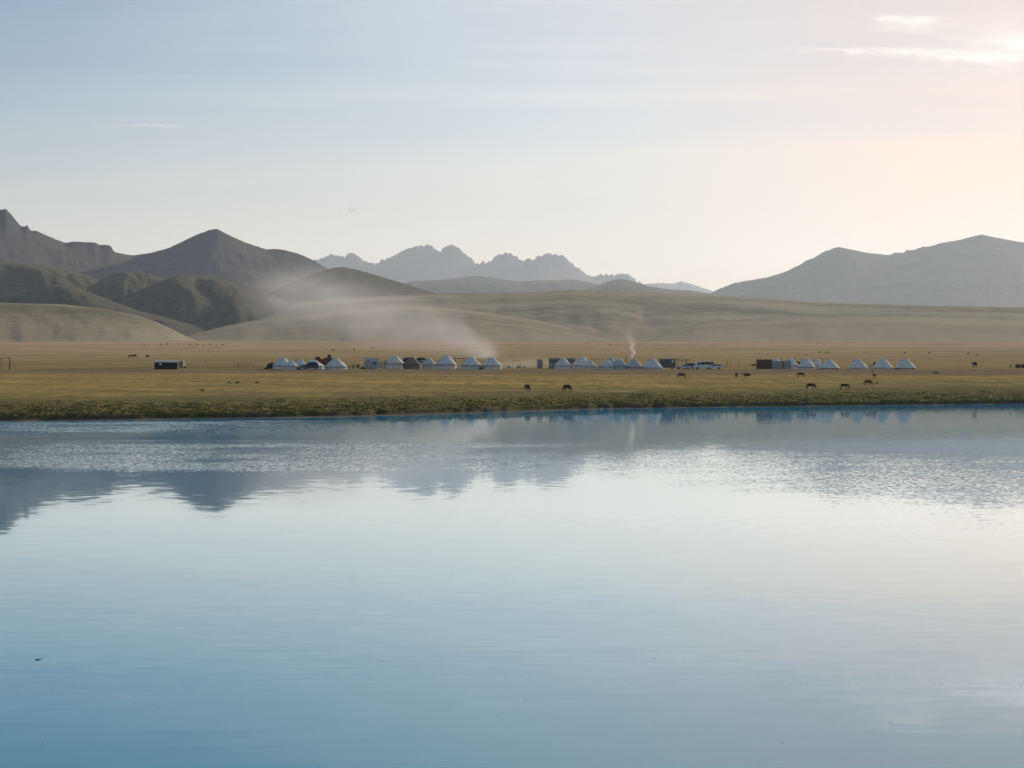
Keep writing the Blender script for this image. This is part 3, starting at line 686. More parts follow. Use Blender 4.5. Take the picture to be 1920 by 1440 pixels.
# canvas tent with an awning
def gable_tent(px0, px1, top, D, mat, label, depth=3.2, name='canvas_tent', eave=0.68, roofmat=None):
    cx = (px0 + px1) / 2; t = place(name, cx, D, label, 'tent'); L_ = pxm(px1 - px0, D); h = Z(top, D) - t.location.z; he = h * eave
    w = MB(); w.box((0, depth / 2, he / 2), (L_, depth, he)); w.build('wall', mat, t)
    g_ = MB(); g_.prism([(-0.12, he), (depth / 2, h), (depth + 0.12, he), (depth + 0.12, he + 0.05), (depth / 2, h + 0.06), (-0.12, he + 0.05)], -L_ / 2 - 0.1, L_ / 2 + 0.1)
    r = g_.build('roof', roofmat or mat, t); r.rotation_euler = (0, 0, R(90))
    for q in (-1, 1):
        e = MB(); e.prism([(0.02, he), (depth - 0.02, he), (depth / 2, h - 0.02)], -0.02, 0.02); e = e.build('gable', mat, t, loc=(q * (L_ / 2 - 0.05), 0, 0)); e.rotation_euler = (0, 0, R(90))
    n = max(2, int(L_ / 0.9))
    pp = None
    for i in range(n + 1):
        if pp is None: pp = MB().tube((0, 0, 0), (0, 0, he), 0.04, seg=6).build('pole', PIPE, t); p_ = pp
        else: p_ = dup(pp, t)
        p_.location = (-L_ / 2 + L_ * i / n, -0.06, 0)
    return t, L_, h, he
t, L_, h, he = gable_tent(684, 709, 671.8, 612, CANVAS, 'grey canvas tent with a dark window flap left of the tall joined yurt')
MB().box((0, 0, 0), (1.0, 0.05, 0.45)).build('window', PIPE, t, loc=(0.9, -0.06, he * 0.78)); MB().box((0, 0, 0), (0.4, 0.05, 0.25)).build('window', PIPE, t, loc=(-1.0, -0.06, he + 0.25))
t = place('awning', 718, 611, 'flat awning with faded pink and grey curtains joining tent and yurt', 'awning'); L_ = pxm(19, 611)
MB().box((0, 1.2, 2.42), (L_, 2.8, 0.10)).build('roof', CANVAS, t)
for i, (cm_, hh) in enumerate(((CANVAS, 1.7), (PINK, 1.75), (PINK, 1.75), (CANVAS, 2.1), (GREYP, 2.1))):
    MB().box((0, -0.1 * (i % 2), hh / 2 + 0.3), (L_ / 5 - 0.05, 0.05, hh)).build('curtain', cm_, t, loc=(-L_ / 2 + L_ * (i + .5) / 5, 0, 0))
pp = MB().tube((0, -0.15, 0), (0, -0.15, 2.4), 0.05, seg=6).build('pole', WOOD, t, loc=(-L_ / 2, 0, 0))
for q in (-.2, .2, .5): dup(pp, t).location = (L_ * q, 0, 0)
t, L_, h, he = gable_tent(1030, 1078, 672, 630, CANVASD, 'long grey green shelter with a dark roof behind the pale yurts', depth=4.0, name='long_shelter', eave=0.80)
for q in (-0.42, -0.28): MB().box((0, 0, 0), (0.9, 0.05, 1.4)).build('curtain', GREYP, t, loc=(L_ * q, -0.1, 1.1))
MB().box((0, 0, 0), (1.3, 0.05, 1.6)).build('curtain', GREYP, t, loc=(L_ * 0.42, -0.1, 1.1))
# grey screens
for (a_, b_, lab) in ((1448.5, 1468, 'left of the two corrugated grey screens in front of the hidden yurt'), (1468.6, 1482.8, 'right, narrower of the two corrugated grey screens')):
    cx = (a_ + b_) / 2; t = place('screen_fence', cx, 604, lab, 'screen', 'grey corrugated screens'); L_ = pxm(b_ - a_, 604); h = Z(677, 604) - t.location.z
    n = int(L_ / 0.42); pp = None
    for i in range(n):
        if pp is None: pp = MB().box((0, 0, h / 2), (L_ / n - 0.03, 0.05, h)).build('panel', GREYP, t, 0.008); p_ = pp
        else: p_ = dup(pp, t)
        p_.location = (-L_ / 2 + L_ * (i + .5) / n, 0.03 * (i % 2), 0)
    for q in (-.5, .5): MB().tube((L_ * q, -0.05, 0), (L_ * q, -0.05, h + 0.1), 0.05, seg=6).build('post', PIPE, t)
    MB().box((0, 0.07, h * 0.85), (L_, 0.06, 0.08)).build('rail', WOOD, t)
t = place('lean_to', 1497, 640, 'rust red lean-to roof showing between two white yurts', 'shed'); MB().box((0, 1, 1.0), (2.0, 1.8, 2.0)).build('wall', BROWNM, t)
MB().prism([(-1.3, 2.0), (1.3, 2.7), (1.3, 2.8), (-1.3, 2.1)], -0.2, 2.2).build('roof', RUST, t)
t = place('hay_box', 1641, 625, 'dark wooden box behind the second yurt from the right end', 'box'); MB().box((0, .5, .9), (1.0, 1.0, 1.8)).build('body', DARKW, t, .02); MB().box((0, .5, 1.85), (1.2, 1.2, .1)).build('lid', WOOD, t)
# rails of a small pen between the two right hand yurts
def pen(px0, px1, D, hgt, label, n=4, mat=WOOD, name='rail_fence', rails=2, cat='fence'):
    t = place(name, (px0 + px1) / 2, D, label, cat); L_ = pxm(px1 - px0, D); pp = rr = None
    for i in range(n):
        if pp is None: pp = MB().tube((0, 0, -0.2), (0, 0, hgt), 0.06, 0.05, 7).build('post', mat, t); p_ = pp
        else: p_ = dup(pp, t)
        p_.location = (-L_ / 2 + L_ * i / (n - 1), 0, random.uniform(-.08, .08))
    for i in range(rails):
        z = hgt * (0.9 - 0.4 * i)
        if rr is None: rr = MB().tube((-L_ / 2, 0.06, 0), (L_ / 2, 0.06, 0), 0.04, seg=6).build('rail', mat, t); r = rr
        else: r = dup(rr, t)
        r.location = (0, 0, z)
    return t
pen(1628, 1637.5, 612, 1.35, 'low wooden pen between the third and second yurt from the right end')
pen(644, 661, 612, 1.25, 'long tether rail where dark horses stand, right of the widest left yurt', 4)
pen(440, 470, 680, 1.2, 'thin low rail fence left of the camp', 6, rails=1)
# tall frames of poles
def frame(px0, px1, bar_py, top_py, D, label, mat=WOOD, legs=True, over=(0, 0), r=0.07, name='pole_gantry'):
    t = place(name, (px0 + px1) / 2, D, label, 'frame'); L_ = pxm(px1 - px0, D); z0 = t.location.z
    hb = Z(bar_py, D) - z0; h = Z(top_py, D) - z0
    for q in (-1, 1):
        MB().tube((0, 0, -0.2), (0, 0, h), r, r * 0.8, 7).build('post', mat, t, loc=(q * L_ / 2, 0, 0))
        if legs:
            b = MB(); b.tube((0, -0.9, -0.2), (0, 0, hb), r * .8, r * .7, 6); b.tube((0, 0.9, -0.2), (0, 0, hb), r * .8, r * .7, 6); b.build('brace', mat, t, loc=(q * L_ / 2, 0, 0))
    MB().tube((-L_ / 2 - over[0], 0, hb), (L_ / 2 + over[1], 0, hb), r, seg=7).build('crossbar', mat, t)
    return t, L_, hb
t, L_, hb = frame(-14, 18, 671.5, 670, 596, 'tall wooden swing cut by the left edge of the photo', name='wooden_swing', over=(.5, .5), r=.085)
MB().tube((L_ / 2, 0, hb - .2), (L_ / 2 + pxm(12, 596), 0, 0), .06, seg=6).build('brace', WOOD, t)
MB().tube((L_ / 2 - pxm(17, 596), 0, hb), (L_ / 2 - pxm(17, 596), 0, -0.2), .07, seg=6).build('post', WOOD, t)
for q in (13.5, 11): MB().tube((L_ / 2 - pxm(q, 596), 0, hb), (L_ / 2 - pxm(q, 596), 0, .5), .02, seg=4).build('rope', ROPE, t)
MB().box((L_ / 2 - pxm(12.2, 596), 0, .5), (.5, .25, .05)).build('seat', WOOD, t)
t, L_, hb = frame(854, 870, 672.3, 669, 626, 'tall double post frame between two left row yurts', over=(.6, 1.2), r=.10)
t, L_, hb = frame(960.8, 976, 676, 675.5, 630, 'orange pipe frame over piled gear in the drifting smoke', mat=ORANGE, legs=False, r=.055)
t, L_, hb = frame(1271, 1287, 675, 672, 606, 'pole swing with bundles hung from its bar right of the slate trailer', over=(.5, 1.1), r=.10)
for q in (-0.05, .45):
    MB().tube((L_ * q, 0, hb), (L_ * q, 0, hb - .6), .02, seg=4).build('rope', ROPE, t); MB().ball((L_ * q, 0, hb - .55), (.2, .15, .28)).build('hanging_bundle', PIPE, t, smooth=True)
t, L_, hb = frame(1108.2, 1114.8, 673.5, 672, 615, 'thin pole frame behind the small pale yurt', legs=False, over=(.3, 2.6), r=.05)
# lone poles
POLES = [(1173.6, 668.6, 618, .15, 'thick dark pole standing between the bluish yurt and the smoking yurt'), (1361, 674, 640, .06, 'thin pole nearest the right side of the white estate car'),
         (1363.6, 673.5, 650, .05, 'thin leaning pole just right of another thin pole behind the parked cars'), (1384.5, 676, 640, .06, 'lone thin pole between the parked cars and the brown container'),
         (683.5, 668.5, 620, .05, 'thin pole at the left corner of the grey canvas tent'), (1370, 679, 640, .05, 'short stake between the thin poles and the brown container'),
         (833.5, 735.5, None, .045, 'thin leaning stake at the edge of the green bank'), (1397, 680, 640, .05, 'short stake left of the brown cow near the brown container'),
         (475, 679.5, 640, .05, 'thin stake left of the dark heap beside the first yurt')]
for (px, tp, Dd, r_, lab) in POLES:
    if Dd is None: Dd = 352.0
    x = X(px, Dd); z0 = gz(x, Dd)
    hgt = Z(tp, Dd) - z0 if tp < 720 else .85
    o = MB().tube((0, 0, -.2), (.06 if r_ < .1 else 0, 0, max(.8, hgt)), r_, r_ * .7, 7).build('pole', WOOD, loc=(x, Dd, z0)); tag(o, lab, 'pole')
# heaps
def heap(px, D, w_, h_, label, mat, cat='heap', name='tarp_heap', seed=0, d_=1.5):
    x = X(px, D); z0 = gz(x, D); bm = bmesh.new(); bmesh.ops.create_icosphere(bm, subdivisions=3, radius=1)
    for v in bm.verts:
        n_ = float(perlin(np.array([v.co.x * 1.8 + seed]), np.array([v.co.y * 1.8 + v.co.z * 1.3]), 70 + seed)[0])
        v.co *= 1 + .35 * n_; v.co.x *= w_ / 2; v.co.y *= d_ / 2; v.co.z = max(-.1, v.co.z) * h_
    me = bpy.data.meshes.new(name); bm.to_mesh(me); bm.free(); me.materials.append(mat)
    o = bpy.data.objects.new(name, me); COL.objects.link(o); o.location = (x, D, z0); tag(o, label, cat); return o
heap(509, 618, 2.9, 1.7, 'dark covered heap leaning toward the first yurt', DARKW, seed=1)
heap(500, 606, 1.4, .6, 'low dark pile at the outer foot of the larger dark heap', DARKW, seed=2)
heap(346.5, 640, .9, .5, 'small dark lump beside the cabin trailer', DARKW, seed=3)
heap(680, 606, 1.5, .65, 'dark sack pile at the foot of the grey canvas tent', DARKW, seed=4)
heap(696, 604, .5, .5, 'small dark sack in front of the canvas tent', DARKW, seed=5)
heap(955, 630, 1.4, .75, 'grey gear pile left of the orange pipe frame', CANVAS, seed=6)
heap(973, 634, 1.5, .85, 'grey gear pile under the orange pipe frame', CANVAS, seed=7)
heap(984, 636, 1.2, .7, 'grey gear pile right of the orange pipe frame', CANVAS, seed=8)
heap(857, 598, .8, .35, 'small brown pile beside the glowing yurt wall', WOOD, seed=9)
heap(1755, 560, 1.8, .35, 'flat dark green mound on the rise right of the last yurt', plain('mound_grass', (.03, .035, .018), .95), 'mound', 'grass_mound', 10)
heap(1644, 470, .75, .22, 'flat dark dung patch right of the grazing horse pair', DARKW, 'mound', 'dung_patch', 11, .7)
heap(902, 597, 1.0, .7, 'brown bundle between the last two yurts of the left row', WOOD, seed=12)
heap(1577, 575, .28, .22, 'white bag on the slope below the yurt with the dark hem', WHITE, 'bag', 'litter_bag', 13, .3)
heap(1386, 500, .35, .2, 'white bag on the grass right of the standing horse', WHITE, 'bag', 'litter_bag', 14, .3)
heap(1364, 372, .2, .2, 'tiny white bag on the green bank below the lying cow', WHITE, 'bag', 'litter_bag', 15, .2)
heap(834, 500, .3, .2, 'pale stone on dry grass below the tall glowing yurt', GREYP, 'stone', 'stone', 16, .3)

# ------------------------------------------------------------------ vehicles
def car(px, D, label, cat, length, height, prof, glass, mat, name='parked_car', width=1.8, flip=1, wr=0.33, wheels=(-.31, .31), beltk=.55, rz=0.0, group='parked vehicles of the camp'):
    t = place(name, px, D, label, cat, group, rz)
    belt = height * beltk
    ins = lambda z: 0.0 if z <= belt else (z - belt) / (height - belt) * 0.22
    poly = [(x * length * flip, wr * .45 + z * (height - wr * .45)) for x, z in prof]
    if flip < 0: poly = poly[::-1]
    b = MB(); b.prism(poly, -width / 2, width / 2, ins); b.build('body', mat, t, 0.05)
    for (g_) in glass:
        for s_ in (-1, 1):
            pts = [(x * length * flip, wr * .45 + z * (height - wr * .45)) for x, z in g_]
            zs = [p[1] for p in pts]
            v = [(x, s_ * (width / 2 - ins(z) + 0.012), z) for x, z in pts]
            mesh_obj('window', v + [(x, y - s_ * .03, z) for x, y, z in v],
                     [tuple(range(len(v))), tuple(range(len(v), 2 * len(v)))[::-1]] + [(i, (i + 1) % len(v), len(v) + (i + 1) % len(v), len(v) + i) for i in range(len(v))], GLASS, t, False)
    for wx in wheels:
        for s_ in (-1, 1):
            w_ = MB().tube((0, -.11, 0), (0, .11, 0), wr, seg=16).build('wheel', TYRE, t, loc=(wx * length * flip, s_ * (width / 2 - .09), wr))
            MB().tube((0, -.125, 0), (0, .125, 0), wr * .55, seg=12).build('hub', HUB, w_)
    for s_ in (-1, 1):
        MB().box((0, 0, 0), (.08, .30, .16)).build('headlight', LAMP, t, .02, loc=(-length / 2 * flip, s_ * width * .36, height * .38))
        MB().box((0, 0, 0), (.08, .22, .18)).build('tail_light', RED, t, .02, loc=(length / 2 * flip, s_ * width * .38, height * .42))
    MB().box((0, 0, 0), (.12, width * .96, .16)).build('bumper', PIPE if mat is not PAINTW else GREYP, t, .03, loc=(-length / 2 * flip, 0, wr * 1.0))
    MB().box((0, 0, 0), (.12, width * .96, .16)).build('bumper', PIPE if mat is not PAINTW else GREYP, t, .03, loc=(length / 2 * flip, 0, wr * 1.0))
    return t
SUVP = [(-.5, .08), (-.5, .42), (-.46, .52), (-.22, .60), (-.12, .93), (-.04, 1.0), (.36, .99), (.45, .90), (.49, .55), (.5, .10)]
SUVG = [[(-.18, .62), (-.10, .90), (.03, .92), (.03, .62)], [(.05, .62), (.05, .92), (.22, .92), (.22, .62)], [(.24, .62), (.24, .92), (.36, .91), (.43, .64)]]
VANP = [(-.5, .06), (-.5, .34), (-.46, .44), (-.36, .54), (-.27, .90), (-.20, .98), (-.1, 1.0), (.46, .99), (.49, .92), (.5, .08)]
VANG = [[(-.345, .56), (-.27, .84), (-.18, .86), (-.18, .54)], [(-.15, .54), (-.15, .86), (.05, .87), (.05, .54)], [(.06, .54), (.06, .87), (.26, .87), (.26, .54)], [(.27, .54), (.27, .87), (.46, .86), (.46, .54)]]
SEDP = [(-.5, .12), (-.49, .46), (-.44, .55), (-.24, .62), (-.12, .95), (-.03, 1.0), (.18, .98), (.34, .66), (.47, .62), (.5, .45), (.5, .14)]
SEDG = [[(-.19, .66), (-.10, .90), (.03, .93), (.03, .66)], [(.05, .66), (.05, .93), (.16, .92), (.28, .68)]]
car(1319.5, 610, 'tall white passenger van with long dark windows', 'van', 6.2, 2.35, VANP, VANG, PAINTW, 'passenger_van', 2.0, wr=.36, wheels=(-.30, .30), beltk=.5)
car(1338, 604, 'low white estate car in front of the van', 'car', 5.1, 1.5, SUVP, SUVG, PAINTW, wr=.33)
car(1282, 607, 'small white saloon left of the van, facing left', 'car', 4.3, 1.40, SEDP, SEDG, PAINTW, wr=.30)
car(1291, 613, 'pale blue car squeezed between the small white saloon and the van', 'car', 4.3, 1.75, SUVP, SUVG, PAINTB, wr=.33)
car(582, 592, 'dark green off-road car parked in front of a white yurt', 'car', 4.9, 2.0, SUVP, SUVG, PAINTD, 'offroad_car', wr=.38)
car(792, 632, 'white and dark car roof seen between the brown yurt and its right neighbour', 'car', 4.4, 2.55, SUVP, SUVG, PAINTW, wr=.35)
car(763, 636, 'dark van seen behind the brown yurt on the left side', 'van', 4.0, 3.3, VANP, VANG, PAINTD, 'dark_van', wr=.36)
car(785.5, 642, 'dark off-road car showing its roof right behind the brown yurt', 'car', 4.8, 3.2, SUVP, SUVG, PAINTD, wr=.36)
# low flat trailer beside the dark car
t = place('flat_trailer', 557, 588, 'low dark flat trailer parked left of the dark off-road car', 'trailer'); MB().box((0, 0, .55), (3.8, 1.7, .35)).build('bed', CANVASD, t, .02)
for q in (-1, 1): MB().tube((.6, q * .85 - .1, .3), (.6, q * .85 + .1, .3), .3, seg=14).build('wheel', TYRE, t)
MB().box((-2.2, 0, .45), (.9, .1, .1)).build('drawbar', PIPE, t)
# truck behind, rust bed and blue cab
t = place('truck', 617, 800, 'old truck with a rust brown bed and blue cab parked behind the red container', 'truck', 'parked vehicles of the camp')
MB().box((0, 1, 1.25), (4.2, 2.2, .75)).build('bed', BROWNM, t, .03); MB().box((0, 1, .8), (4.6, .9, .2)).build('chassis', PIPE, t)
cb = MB().prism([(-.9, .9), (-.9, 1.7), (-.55, 2.55), (.6, 2.6), (.8, 2.3), (.8, .9)], 0, 2.0).build('cab', PAINTB, t, .06, loc=(.1, 0, .35)); MB().box((0, 0, 0), (.9, .05, .55)).build('window', GLASS, cb, loc=(0.05, -.02, 1.95))
for q in (-1.5, .2, 1.5): MB().tube((q, -.1, .5), (q, .2, .5), .5, seg=14).build('wheel', TYRE, t)

# ------------------------------------------------------------------ animals
def skinned(name, nodes, edges, mat, sub=1, root=0):
    me = bpy.data.meshes.new(name + '_skeleton'); me.from_pydata([n_[0] for n_ in nodes], edges, []); me.update()
    o = bpy.data.objects.new(name + '_tmp', me); COL.objects.link(o)
    o.modifiers.new('s', 'SKIN'); 
    for i, n_ in enumerate(nodes):
        r = n_[1]; r = r if isinstance(r, tuple) else (r, r)
        me.skin_vertices[0].data[i].radius = r
        me.skin_vertices[0].data[i].use_root = (i == root)
    sm_ = o.modifiers.new('u', 'SUBSURF'); sm_.levels = sub; sm_.render_levels = sub
    bpy.context.view_layer.update()
    dg = bpy.context.evaluated_depsgraph_get()
    res = bpy.data.meshes.new_from_object(o.evaluated_get(dg)); res.name = name
    bpy.data.objects.remove(o); 
    res.polygons.foreach_set('use_smooth', [True] * len(res.polygons))
    res.materials.clear(); res.materials.append(mat)
    return res
def link_mesh(name, me, parent):
    o = bpy.data.objects.new(name, me); COL.objects.link(o); o.parent = parent; return o
def leg_nodes(nodes, edges, root, pts):
    prev = root
    for p in pts:
        nodes.append(p); edges.append((prev, len(nodes) - 1)); prev = len(nodes) - 1
def make_horse(kind, cow=False, stride=0.0):
    """origin under the belly, facing +x"""
    s = 0.93 if cow else 1.0
    zb = 1.10 if kind != 'lying' else 0.42
    fat = 1.12 if cow else 1.0
    nodes = [((-.02, 0, zb), (.29 * fat, .31 * fat)), ((.36, 0, zb + .03), (.26 * fat, .31 * fat)), ((-.42, 0, zb + .06), (.27 * fat, .29 * fat)), ((-.68, 0, zb + .04), (.20, .22)),
             ((.60, 0, zb + .10), (.17, .24))]
    edges = [(0, 1), (0, 2), (2, 3), (1, 4)]
    if kind == 'graze':
        neck = [((.82, 0, zb - .06), (.10, .17)), ((.98, 0, zb - .36), (.085, .13)), ((1.10, 0, zb - .62), (.09, .12)), ((1.17, 0, zb - .82), (.06, .075)), ((1.21, 0, zb - .98), (.05, .055))]
    elif kind == 'raised':
        neck = [((.78, 0, zb + .34), (.10, .17)), ((.92, 0, zb + .58), (.085, .13)), ((1.02, 0, zb + .76), (.085, .11)), ((1.22, 0, zb + .66), (.06, .075)), ((1.36, 0, zb + .56), (.05, .055))]
    elif kind == 'lying':
        neck = [((.82, 0, zb + .14), (.10, .15)), ((.98, 0, zb + .18), (.09, .12)), ((1.10, 0, zb + .14), (.09, .11)), ((1.26, 0, zb + .02), (.06, .075)), ((1.36, 0, zb - .06), (.05, .055))]
    else:
        neck = [((.82, 0, zb + .10), (.10, .17)), ((.98, 0, zb + .12), (.09, .13)), ((1.10, 0, zb + .10), (.10, .12)), ((1.26, 0, zb - .04), (.07, .08)), ((1.36, 0, zb - .14), (.06, .06))]
    leg_nodes(nodes, edges, 4, neck)
    head = len(nodes) - 3
    for q in (-1, 1):
        hx, hy, hz = nodes[head][0]
        nodes.append(((hx - .02, q * .09, hz + .12), .025)); edges.append((head, len(nodes) - 1))
    for q in (-1, 1):
        st = stride * q
        if kind != 'lying':
            leg_nodes(nodes, edges, 2, [((-.58, q * .14, zb - .22), (.11, .15)), ((-.56 + st * .4, q * .15, .66), (.075, .10)), ((-.70 + st, q * .15, .44), .052), ((-.67 + st, q * .15, .14), .036), ((-.64 + st, q * .15, .03), .05)])
            leg_nodes(nodes, edges, 1, [((.46, q * .14, zb - .26), (.09, .12)), ((.46 - st * .5, q * .15, .62), .068), ((.47 - st, q * .15, .38), .048), ((.45 - st, q * .15, .13), .036), ((.48 - st, q * .15, .03), .05)])
        else:
            leg_nodes(nodes, edges, 2, [((-.56, q * .24, .28), (.12, .14)), ((-.22, q * .30, .20), .08), ((-.50, q * .33, .08), .05), ((-.18, q * .34, .05), .05)])
            leg_nodes(nodes, edges, 1, [((.48, q * .22, .26), .10), ((.72, q * .24, .16), .07), ((.46, q * .26, .07), .05), ((.34, q * .26, .05), .05)])
    body = skinned('body', nodes, edges, HIDE['dark_bay'], 1)
    tail = skinned('tail', [((-.84, 0, zb + .14), .04), ((-.93, 0, zb - .05), .06), ((-.92, 0, zb - .34), .06), ((-.90, 0, max(.06, zb - .72)), .025)] if not cow else
                   [((-.84, 0, zb + .14), .03), ((-.90, 0, zb - .10), .022), ((-.90, 0, zb - .45), .02), ((-.90, 0, max(.06, zb - .72)), .045)], [(0, 1), (1, 2), (2, 3)], MANE, 1)
    parts = {'body': body, 'tail': tail}
    if not cow:
        c_ = [nodes[4][0]] + [n_[0] for n_ in neck[:3]]
        off = {'graze': (.10, .16), 'raised': (-.13, .08), 'lying': (-.05, .13), 'level': (0, .15)}[kind]
        parts['mane'] = skinned('mane', [((p[0] + off[0] * .9, 0, p[2] + off[1] * .9), (.035, .06)) for p in c_], [(0, 1), (1, 2), (2, 3)], MANE, 1)
    else:
        hx, hy, hz = nodes[head][0]
        parts['horns'] = skinned('horns', [((hx - .02, -.20, hz + .20), .012), ((hx, -.12, hz + .12), .022), ((hx, 0, hz + .10), .03), ((hx, .12, hz + .12), .022), ((hx - .02, .20, hz + .20), .012)], [(0, 1), (1, 2), (2, 3), (3, 4)], HOOF, 1, 2)
    return parts
PARTS = {'graze': make_horse('graze', stride=.06), 'graze2': make_horse('graze', stride=-.14), 'raised': make_horse('raised', stride=.05), 'lying': make_horse('lying'),
         'cow': make_horse('level', cow=True, stride=.08), 'cowgraze': make_horse('graze', cow=True, stride=-.08), 'cowlying': make_horse('lying', cow=True)}
def animal(px, D, kind, heading, hide, label, group, scale=1.0, name=None, far=False, y_py=None):
    cow = kind.startswith('cow')
    nm = name or ('cow' if cow else 'horse')
    x = X(px, D); t = empty(nm, x, D, float(ground(np.array([x]), np.array([D]))[0]) - .03, R(heading)); t.scale = (scale,) * 3
    tag(t, label, 'cow' if cow else 'horse', group)
    for k, me in PARTS[kind].items():
        o = link_mesh(k, me, t)
        if k == 'body': o.material_slots[0].link = 'OBJECT'; o.material_slots[0].material = HIDE[hide]
    return t
def d_at(px, py, lo=300, hi=2400):
    """distance at which the ground shows at this photo row"""
    ds = np.arange(lo, hi, 1.0)
    zz = ground(X(px, ds), ds, False); pr = HOR - (zz - HC) / ds * F
    for i in range(len(ds)):
        if pr[i] <= py: return float(ds[i])
    return float(hi)
GH = 'horses grazing on the lake meadow'
HS = [(1278.5, 710.8, 'graze2', 180, 'black', 'dark horse grazing with its head to the left, below the pole swing with hanging bundles', 1.0),
      (1380.5, 708, 'graze', 95, 'bay', 'brown horse seen end on, standing left of the lying animal', .95),
      (1500.5, 708.7, 'graze', -8, 'black', 'black horse grazing below the grey screens, head to the right', .95),
      (1519.5, 732, 'graze2', -12, 'dark_bay', 'largest dark horse grazing on the green bank below the screens', 1.0),
      (1583, 731.5, 'graze', -8, 'dark_bay', 'dark horse grazing on the green bank, right of the largest grazing horse', .96),
      (1627, 723.7, 'graze2', -22, 'bay', 'brown horse grazing a little up the slope, rightmost with its head down', .92),
      (1640, 709.4, 'raised', -125, 'dark_bay', 'dark horse with raised head below the second yurt from the right end', .98),
      (988.5, 734.6, 'graze', -62, 'dark_bay', 'brown horse seen three-quarter from behind, leftmost on the green meadow', 1.0),
      (1064, 735.6, 'graze2', -140, 'black', 'black horse grazing broadside in the middle of the green meadow', 1.05)]
for (px, py, kd, hd, hide, lab, sc_) in HS:
    animal(px, d_at(px, py), kd, hd, hide, lab, GH, sc_)
animal(1401.5, d_at(1401.5, 705.5), 'cowlying', 185, 'black', 'black cow lying on the dry grass right of the brown end-on horse', 'cows of the camp', 1.1)
animal(1414.5, 640, 'cow', 180, 'chestnut', 'red brown cow standing left of the brown container', 'cows of the camp', .9)
animal(245.5, d_at(245.5, 672), 'cowgraze', 170, 'black', 'black cow, front one of the overlapping pair above the dark shed', 'cows of the camp', 1.2)
animal(252.5, d_at(252.5, 671.6), 'cow', 165, 'black', 'black cow, rear one of the overlapping pair above the dark shed', 'cows of the camp', 1.25)
animal(276.5, d_at(276.5, 672), 'graze', -40, 'black', 'black horse grazing alone above the dark shed, right of the cow pair', 'horses far out on the plain', 1.15)
animal(663, 614, 'raised', -75, 'dark_bay', 'dark horse tied at the left end of the tether rail', 'horses tied at the rail', .85)
animal(671, 612, 'graze', -65, 'black', 'black horse tied at the right end of the tether rail', 'horses tied at the rail', 1.0)
FARH = [(28, 635.5, 'graze', 20, 'dark_bay', 'tiny far horse nearest the left edge of the photo'), (60, 638, 'graze', 160, 'bay', 'tiny far horse, left one of two side by side at the far left'),
 (69, 636.5, 'raised', 10, 'dark_bay', 'tiny far horse, right one of two side by side at the far left'), (130, 637, 'graze', 0, 'bay', 'tiny far horse, left one of the pair below the pale left hill'),
 (141, 636.5, 'graze', 180, 'dark_bay', 'tiny far horse, right one of the pair below the pale left hill'), (192, 637.5, 'graze', 10, 'black', 'tiny far horse below the mouth of the gully, left one'),
 (211, 638, 'graze', 170, 'black', 'tiny far horse below the mouth of the gully, right one'),
 (270, 647.5, 'graze', 80, 'bay', 'first and leftmost horse of the distant row on the pink grass'), (302, 647.3, 'graze', 175, 'dark_bay', 'second horse from the left in the distant row, dark and larger'),
 (313, 646.8, 'graze', 170, 'dark_bay', 'third horse from the left in the distant row, close to the second'), (335, 647, 'raised', 90, 'bay', 'fourth horse from the left in the distant row, seen end on'),
 (356.7, 647.6, 'graze', 175, 'black', 'fifth horse from the left in the distant row'), (370, 647.6, 'graze', 190, 'dark_bay', 'sixth horse from the left in the distant row'),
 (380, 647.6, 'lying', 0, 'chestnut', 'small reddish animal lying in the middle of the distant row'), (393.7, 647.4, 'graze', 175, 'black', 'black horse between two small reddish animals in the distant row'),
 (405.5, 647.6, 'lying', 0, 'chestnut', 'small reddish animal lying near the right end of the distant row'), (418, 647.8, 'graze', 180, 'black', 'last and rightmost horse of the distant row'),
 (1100, 645, 'graze', 0, 'bay', 'far pale brown horse on the slope above the tall pale yurt'), (1144, 648.5, 'graze', 180, 'bay', 'far brown horse on the slope above the bluish yurt'),
 (1253, 649, 'graze', 80, 'dark_bay', 'far horse above the slate trailer, left one of two'), (1259.5, 649.2, 'graze', 0, 'bay', 'far horse above the slate trailer, right one of two'),
 (1439.5, 666.3, 'raised', 80, 'dark_bay', 'far horse seen end on above the brown container'), (1512, 668, 'graze', 60, 'black', 'dark horse far behind the steep white yurt'),
 (1538, 662.5, 'graze', 170, 'dark_bay', 'far horse left of a close trio above the right hand yurts'), (1547, 662.5, 'graze', 80, 'bay', 'leftmost of a close trio of far horses above the right hand yurts'),
 (1550.3, 662.4, 'graze', 10, 'bay', 'middle one of a close trio of far horses above the right hand yurts'), (1555, 662.8, 'raised', 90, 'dark_bay', 'rightmost of a close trio of far horses above the right hand yurts'),
 (1620, 662.3, 'graze', 0, 'dun', 'faint dun horse far above the lone white yurt'), (1697, 663, 'graze', 180, 'dark_bay', 'far dark horse above the last yurt on the right'),
 (1742, 664, 'graze', 0, 'dark_bay', 'far horse right of the last yurt, high on the plain'), (1816, 665.3, 'graze', 180, 'dark_bay', 'far horse left of a larger brown one near the right edge'),
 (1831, 667.8, 'graze', 0, 'bay', 'larger brown horse far out near the right edge of the plain')]
for (px, py, kd, hd, hide, lab) in FARH:
    animal(px, min(2400, d_at(px, py, 610, 2600)), kd, hd, hide, lab, 'horses far out on the plain', .95 if px < 900 else .68)
for (px, py, kd, hd, hide, lab, sc_) in ((1827.5, 687.5, 'cow', 110, 'black', 'black cow standing alone on the right part of the plain', 1.3),
        (1895, 689.5, 'cow', 80, 'chestnut', 'small brown calf left of a dark box near the right edge', .8)):
    animal(px, 640, kd, hd, hide, lab, 'cows of the camp', sc_)
